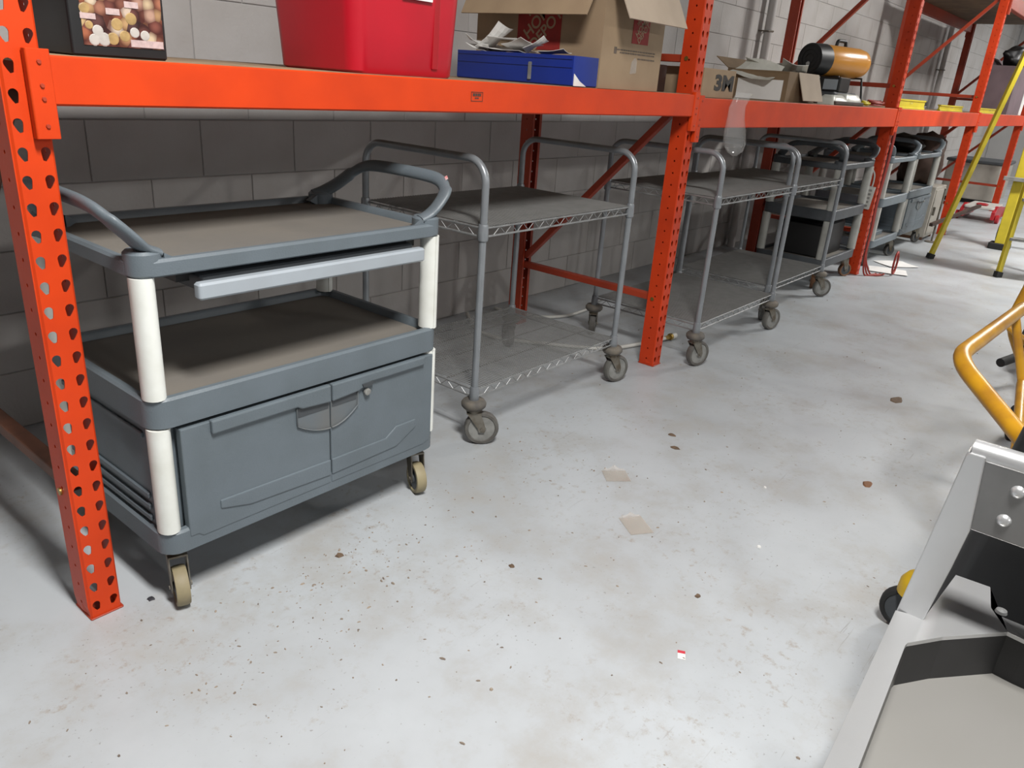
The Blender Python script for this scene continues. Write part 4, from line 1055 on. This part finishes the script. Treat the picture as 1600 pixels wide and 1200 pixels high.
# corner posts (angle plates) carrying the riveted end panel
def post_poly(y_out_top, y_out_bot, sgn):
    return None
MB().prism([(-1.508, ZS-0.02), (-1.531, 0.846), (-1.534, 0.851), (-1.552, 0.851), (-1.561, 0.749), (-1.555, 0.690), (-1.541, ZS-0.02)], 'x', 0.498, 0.503).build('corner_post', M_SS, sc, bevel=0.0015)
MB().prism([(-1.508, ZS-0.02), (-1.531, 0.851), (-1.534, 0.851), (-1.511, ZS-0.02)], 'x', 0.503, 0.545).build('corner_post', M_SS, sc, bevel=0.001)
MB().prism([(-2.192, ZS-0.02), (-2.169, 0.851), (-2.148, 0.851), (-2.139, 0.749), (-2.151, ZS-0.02)], 'x', 0.498, 0.503).build('corner_post', M_SS, sc, bevel=0.0015)
pn = MB().box(0.503, 0.508, -2.16, -1.548, 0.750, 0.848).build('end_panel', M_SSP, sc, bevel=0.001)
MB().tube([(0.516, -1.535, 0.850), (0.516, -2.165, 0.850)], 0.0145, 12).build('rolled_top_edge', M_SS, sc, 50)
for y, z in ((-1.595, 0.819), (-1.591, 0.777), (-2.10, 0.819), (-2.10, 0.777)):
    MB().lathe([(0.0085, 0.0), (0.0075, -0.003), (0.004, -0.0055), (0.001, -0.006)], (0.5032, y, z), 'x', 14).build('rivet', M_SS, pn, 50)
MB().lathe([(0.008, ZS), (0.007, ZS+0.004), (0.002, ZS+0.006)], (0.598, -1.621, 0), 'z', 12).build('bolt', M_WIRE, sc, 50)
for x, y in ((0.50, -1.545), (0.50, -2.13), (-0.30, -1.575), (-0.30, -2.13)):
    MB().prism([(x-0.02, y-0.02), (x+0.02, y-0.02), (x+0.02, y-0.016), (x-0.016, y-0.016), (x-0.016, y+0.02), (x-0.02, y+0.02)], 'z', 0.13, ZS-0.03).build('leg', M_SS, sc)
    caster(sc, x, y, 0.132, 0.05, 0.03, 0.4, M_RUBBER, M_HUB, 0.022)
MB().rbox(-0.31, 0.51, -2.14, -1.565, 0.20, 0.225, 0.01, 0.004).build('lower_shelf', M_SSW, sc)

# ------------------------------------------------------------------ small litter on the floor
def wrap(label, cx, cy, sx, sy, rz, hump, m=M_TAN):
    mb = MB(); n = 8; top = []
    for j in range(n+1):
        for i in range(n+1):
            u, v = i/n-0.5, j/n-0.5
            h = 0.002+hump*max(0, (1-4*u*u))*max(0, (v+0.5))**2*(0.7+0.3*math.sin(14*u+3*v))
            top.append((u*sx, v*sy, h))
    N = len(top); vs = top+[(a, b, 0.0003) for a, b, c in top]; fs = []
    for j in range(n):
        for i in range(n):
            a = j*(n+1)+i; fs.append((a, a+1, a+n+2, a+n+1)); fs.append((N+a, N+a+n+1, N+a+n+2, N+a+1))
    mb.add(vs, fs); mb.xform(Matrix.Translation((cx, cy, 0)) @ Matrix.Rotation(rz, 4, 'Z'))
    return tag(mb.build('plastic_wrapper', m, None, 30), label, 'wrapper', 'clear wrappers on the floor')
wrap('clear plastic wrapper on the floor, nearer the wire carts', 1.522, -0.475, 0.085, 0.075, -0.75, 0.022)
wrap('clear plastic wrapper on the floor, nearer the camera', 1.300, -0.690, 0.075, 0.095, -0.6, 0.018)
sk = thing('price_tag', 'small red and white price tag lying on the floor', 'tag', (0.886, -1.07, 0))
MB().box(-0.014, 0.006, -0.009, 0.009, 0.0003, 0.0012).xform(Matrix.Translation((0.884, -1.069, 0)) @ Matrix.Rotation(0.5, 4, 'Z')).build('white_half', M_PAPER, sk)
MB().box(0.006, 0.016, -0.009, 0.009, 0.0003, 0.0012).xform(Matrix.Translation((0.884, -1.069, 0)) @ Matrix.Rotation(0.5, 4, 'Z')).build('red_half', mat('tag_red', (0.75, 0.05, 0.08), 0.6, var=0.2, scale=200), sk)
def chip(label, cx, cy, r, m, seed, nm='floor_chip', cat='debris', el=1.0, h=0.004):
    rg = random.Random(seed); n = 9
    pts = [(cx+r*el*rg.uniform(0.6, 1.1)*math.cos(2*PI*k/n+0.4*seed), cy+r*rg.uniform(0.6, 1.1)*math.sin(2*PI*k/n+0.4*seed)) for k in range(n)]
    mb = MB().rings([[(x, y, 0.0002) for x, y in pts], [(cx+(x-cx)*0.75, cy+(y-cy)*0.75, h) for x, y in pts]])
    return tag(mb.build(nm, m), label, cat)
M_LEAF = mat('dry_leaf', (0.20, 0.13, 0.08), 0.8, var=0.4, scale=90)
M_DCHIP = mat('dark_chip', (0.05, 0.05, 0.06), 0.6, var=0.3, scale=90)
chip('dark grey chip on the floor between the left upright and the cart caster', 0.131, -0.021, 0.011, M_DCHIP, 1)
chip('brown bottle cap sized disc on the floor left of the steel cart', 1.119, -0.991, 0.009, M_LEAF, 2, 'brown_disc')
chip('white crumb on the floor right of the brown disc', 1.468, -1.013, 0.008, M_PAPER, 3, 'paper_crumb')
chip('white crumb on the floor farther up the aisle', 1.836, -0.877, 0.007, M_PAPER, 4, 'paper_crumb')
chip('larger dried leaf flake up the aisle from the wrapper', 1.875, -0.51, 0.022, M_LEAF, 5, 'leaf_flake', el=0.6)
chip('smaller dried leaf flake up the aisle from the wrapper', 1.966, -0.446, 0.018, M_LEAF, 6, 'leaf_flake', el=0.7)
chip('tan flake on the floor near the cart front', 0.868, -0.557, 0.010, M_LEAF, 7, 'leaf_flake')
chip('rusty flake on the floor by the steel cart top', 2.136, -1.128, 0.020, M_RUST, 8, 'rust_flake', el=1.8)
chip('thin brown scrap on the floor far right', 3.096, -0.972, 0.030, M_LEAF, 9, 'brown_scrap', el=2.0, h=0.003)
chip('curled tan leaf in the shadow edge before the cabinet doors', 0.567, -0.193, 0.013, M_LEAF, 10, 'leaf_flake')
chip('short white stick on the floor by the ladder foot', 7.15, -0.71, 0.03, M_PAPER, 12, 'white_stick', el=4.0)
# crumbs nobody could count
rg = random.Random(5); cr = MB()
clus = [(0.42, -0.28, 0.16, 120), (0.60, -0.20, 0.15, 90), (0.35, -0.45, 0.25, 110), (1.25, -0.20, 0.30, 130), (1.9, -0.45, 0.5, 110), (0.9, -0.5, 0.5, 120), (2.4, -0.9, 0.8, 110), (0.3, -0.9, 0.5, 110), (0.05, -0.5, 0.3, 70), (3.5, -0.6, 1.0, 70)]
for cx, cy, s_, n in clus:
    for k in range(int(n*0.6)):
        x, y = rg.gauss(cx, s_), rg.gauss(cy, s_*0.6)
        if y > 0.7 or (0.1 < x < 1.06 and y > -0.135): continue
        r = abs(rg.gauss(0.0009, 0.0009))+0.0006; a = rg.uniform(0, PI); e = rg.uniform(1, 2.6)
        pts = [(x+r*e*math.cos(2*PI*i/5)*math.cos(a)-r*math.sin(2*PI*i/5)*math.sin(a), y+r*e*math.cos(2*PI*i/5)*math.sin(a)+r*math.sin(2*PI*i/5)*math.cos(a)) for i in range(5)]
        cr.rings([[(p, q, 0.0001) for p, q in pts], [(x+(p-x)*0.6, y+(q-y)*0.6, r*0.9) for p, q in pts]], False, True)
co = cr.build('floor_crumbs', mat('crumbs', (0.44, 0.36, 0.28), 0.9, col2=(0.20, 0.16, 0.13), scale=30)); tag(co, 'scattered brown crumbs and grit on the grey floor', 'debris', kind='stuff')
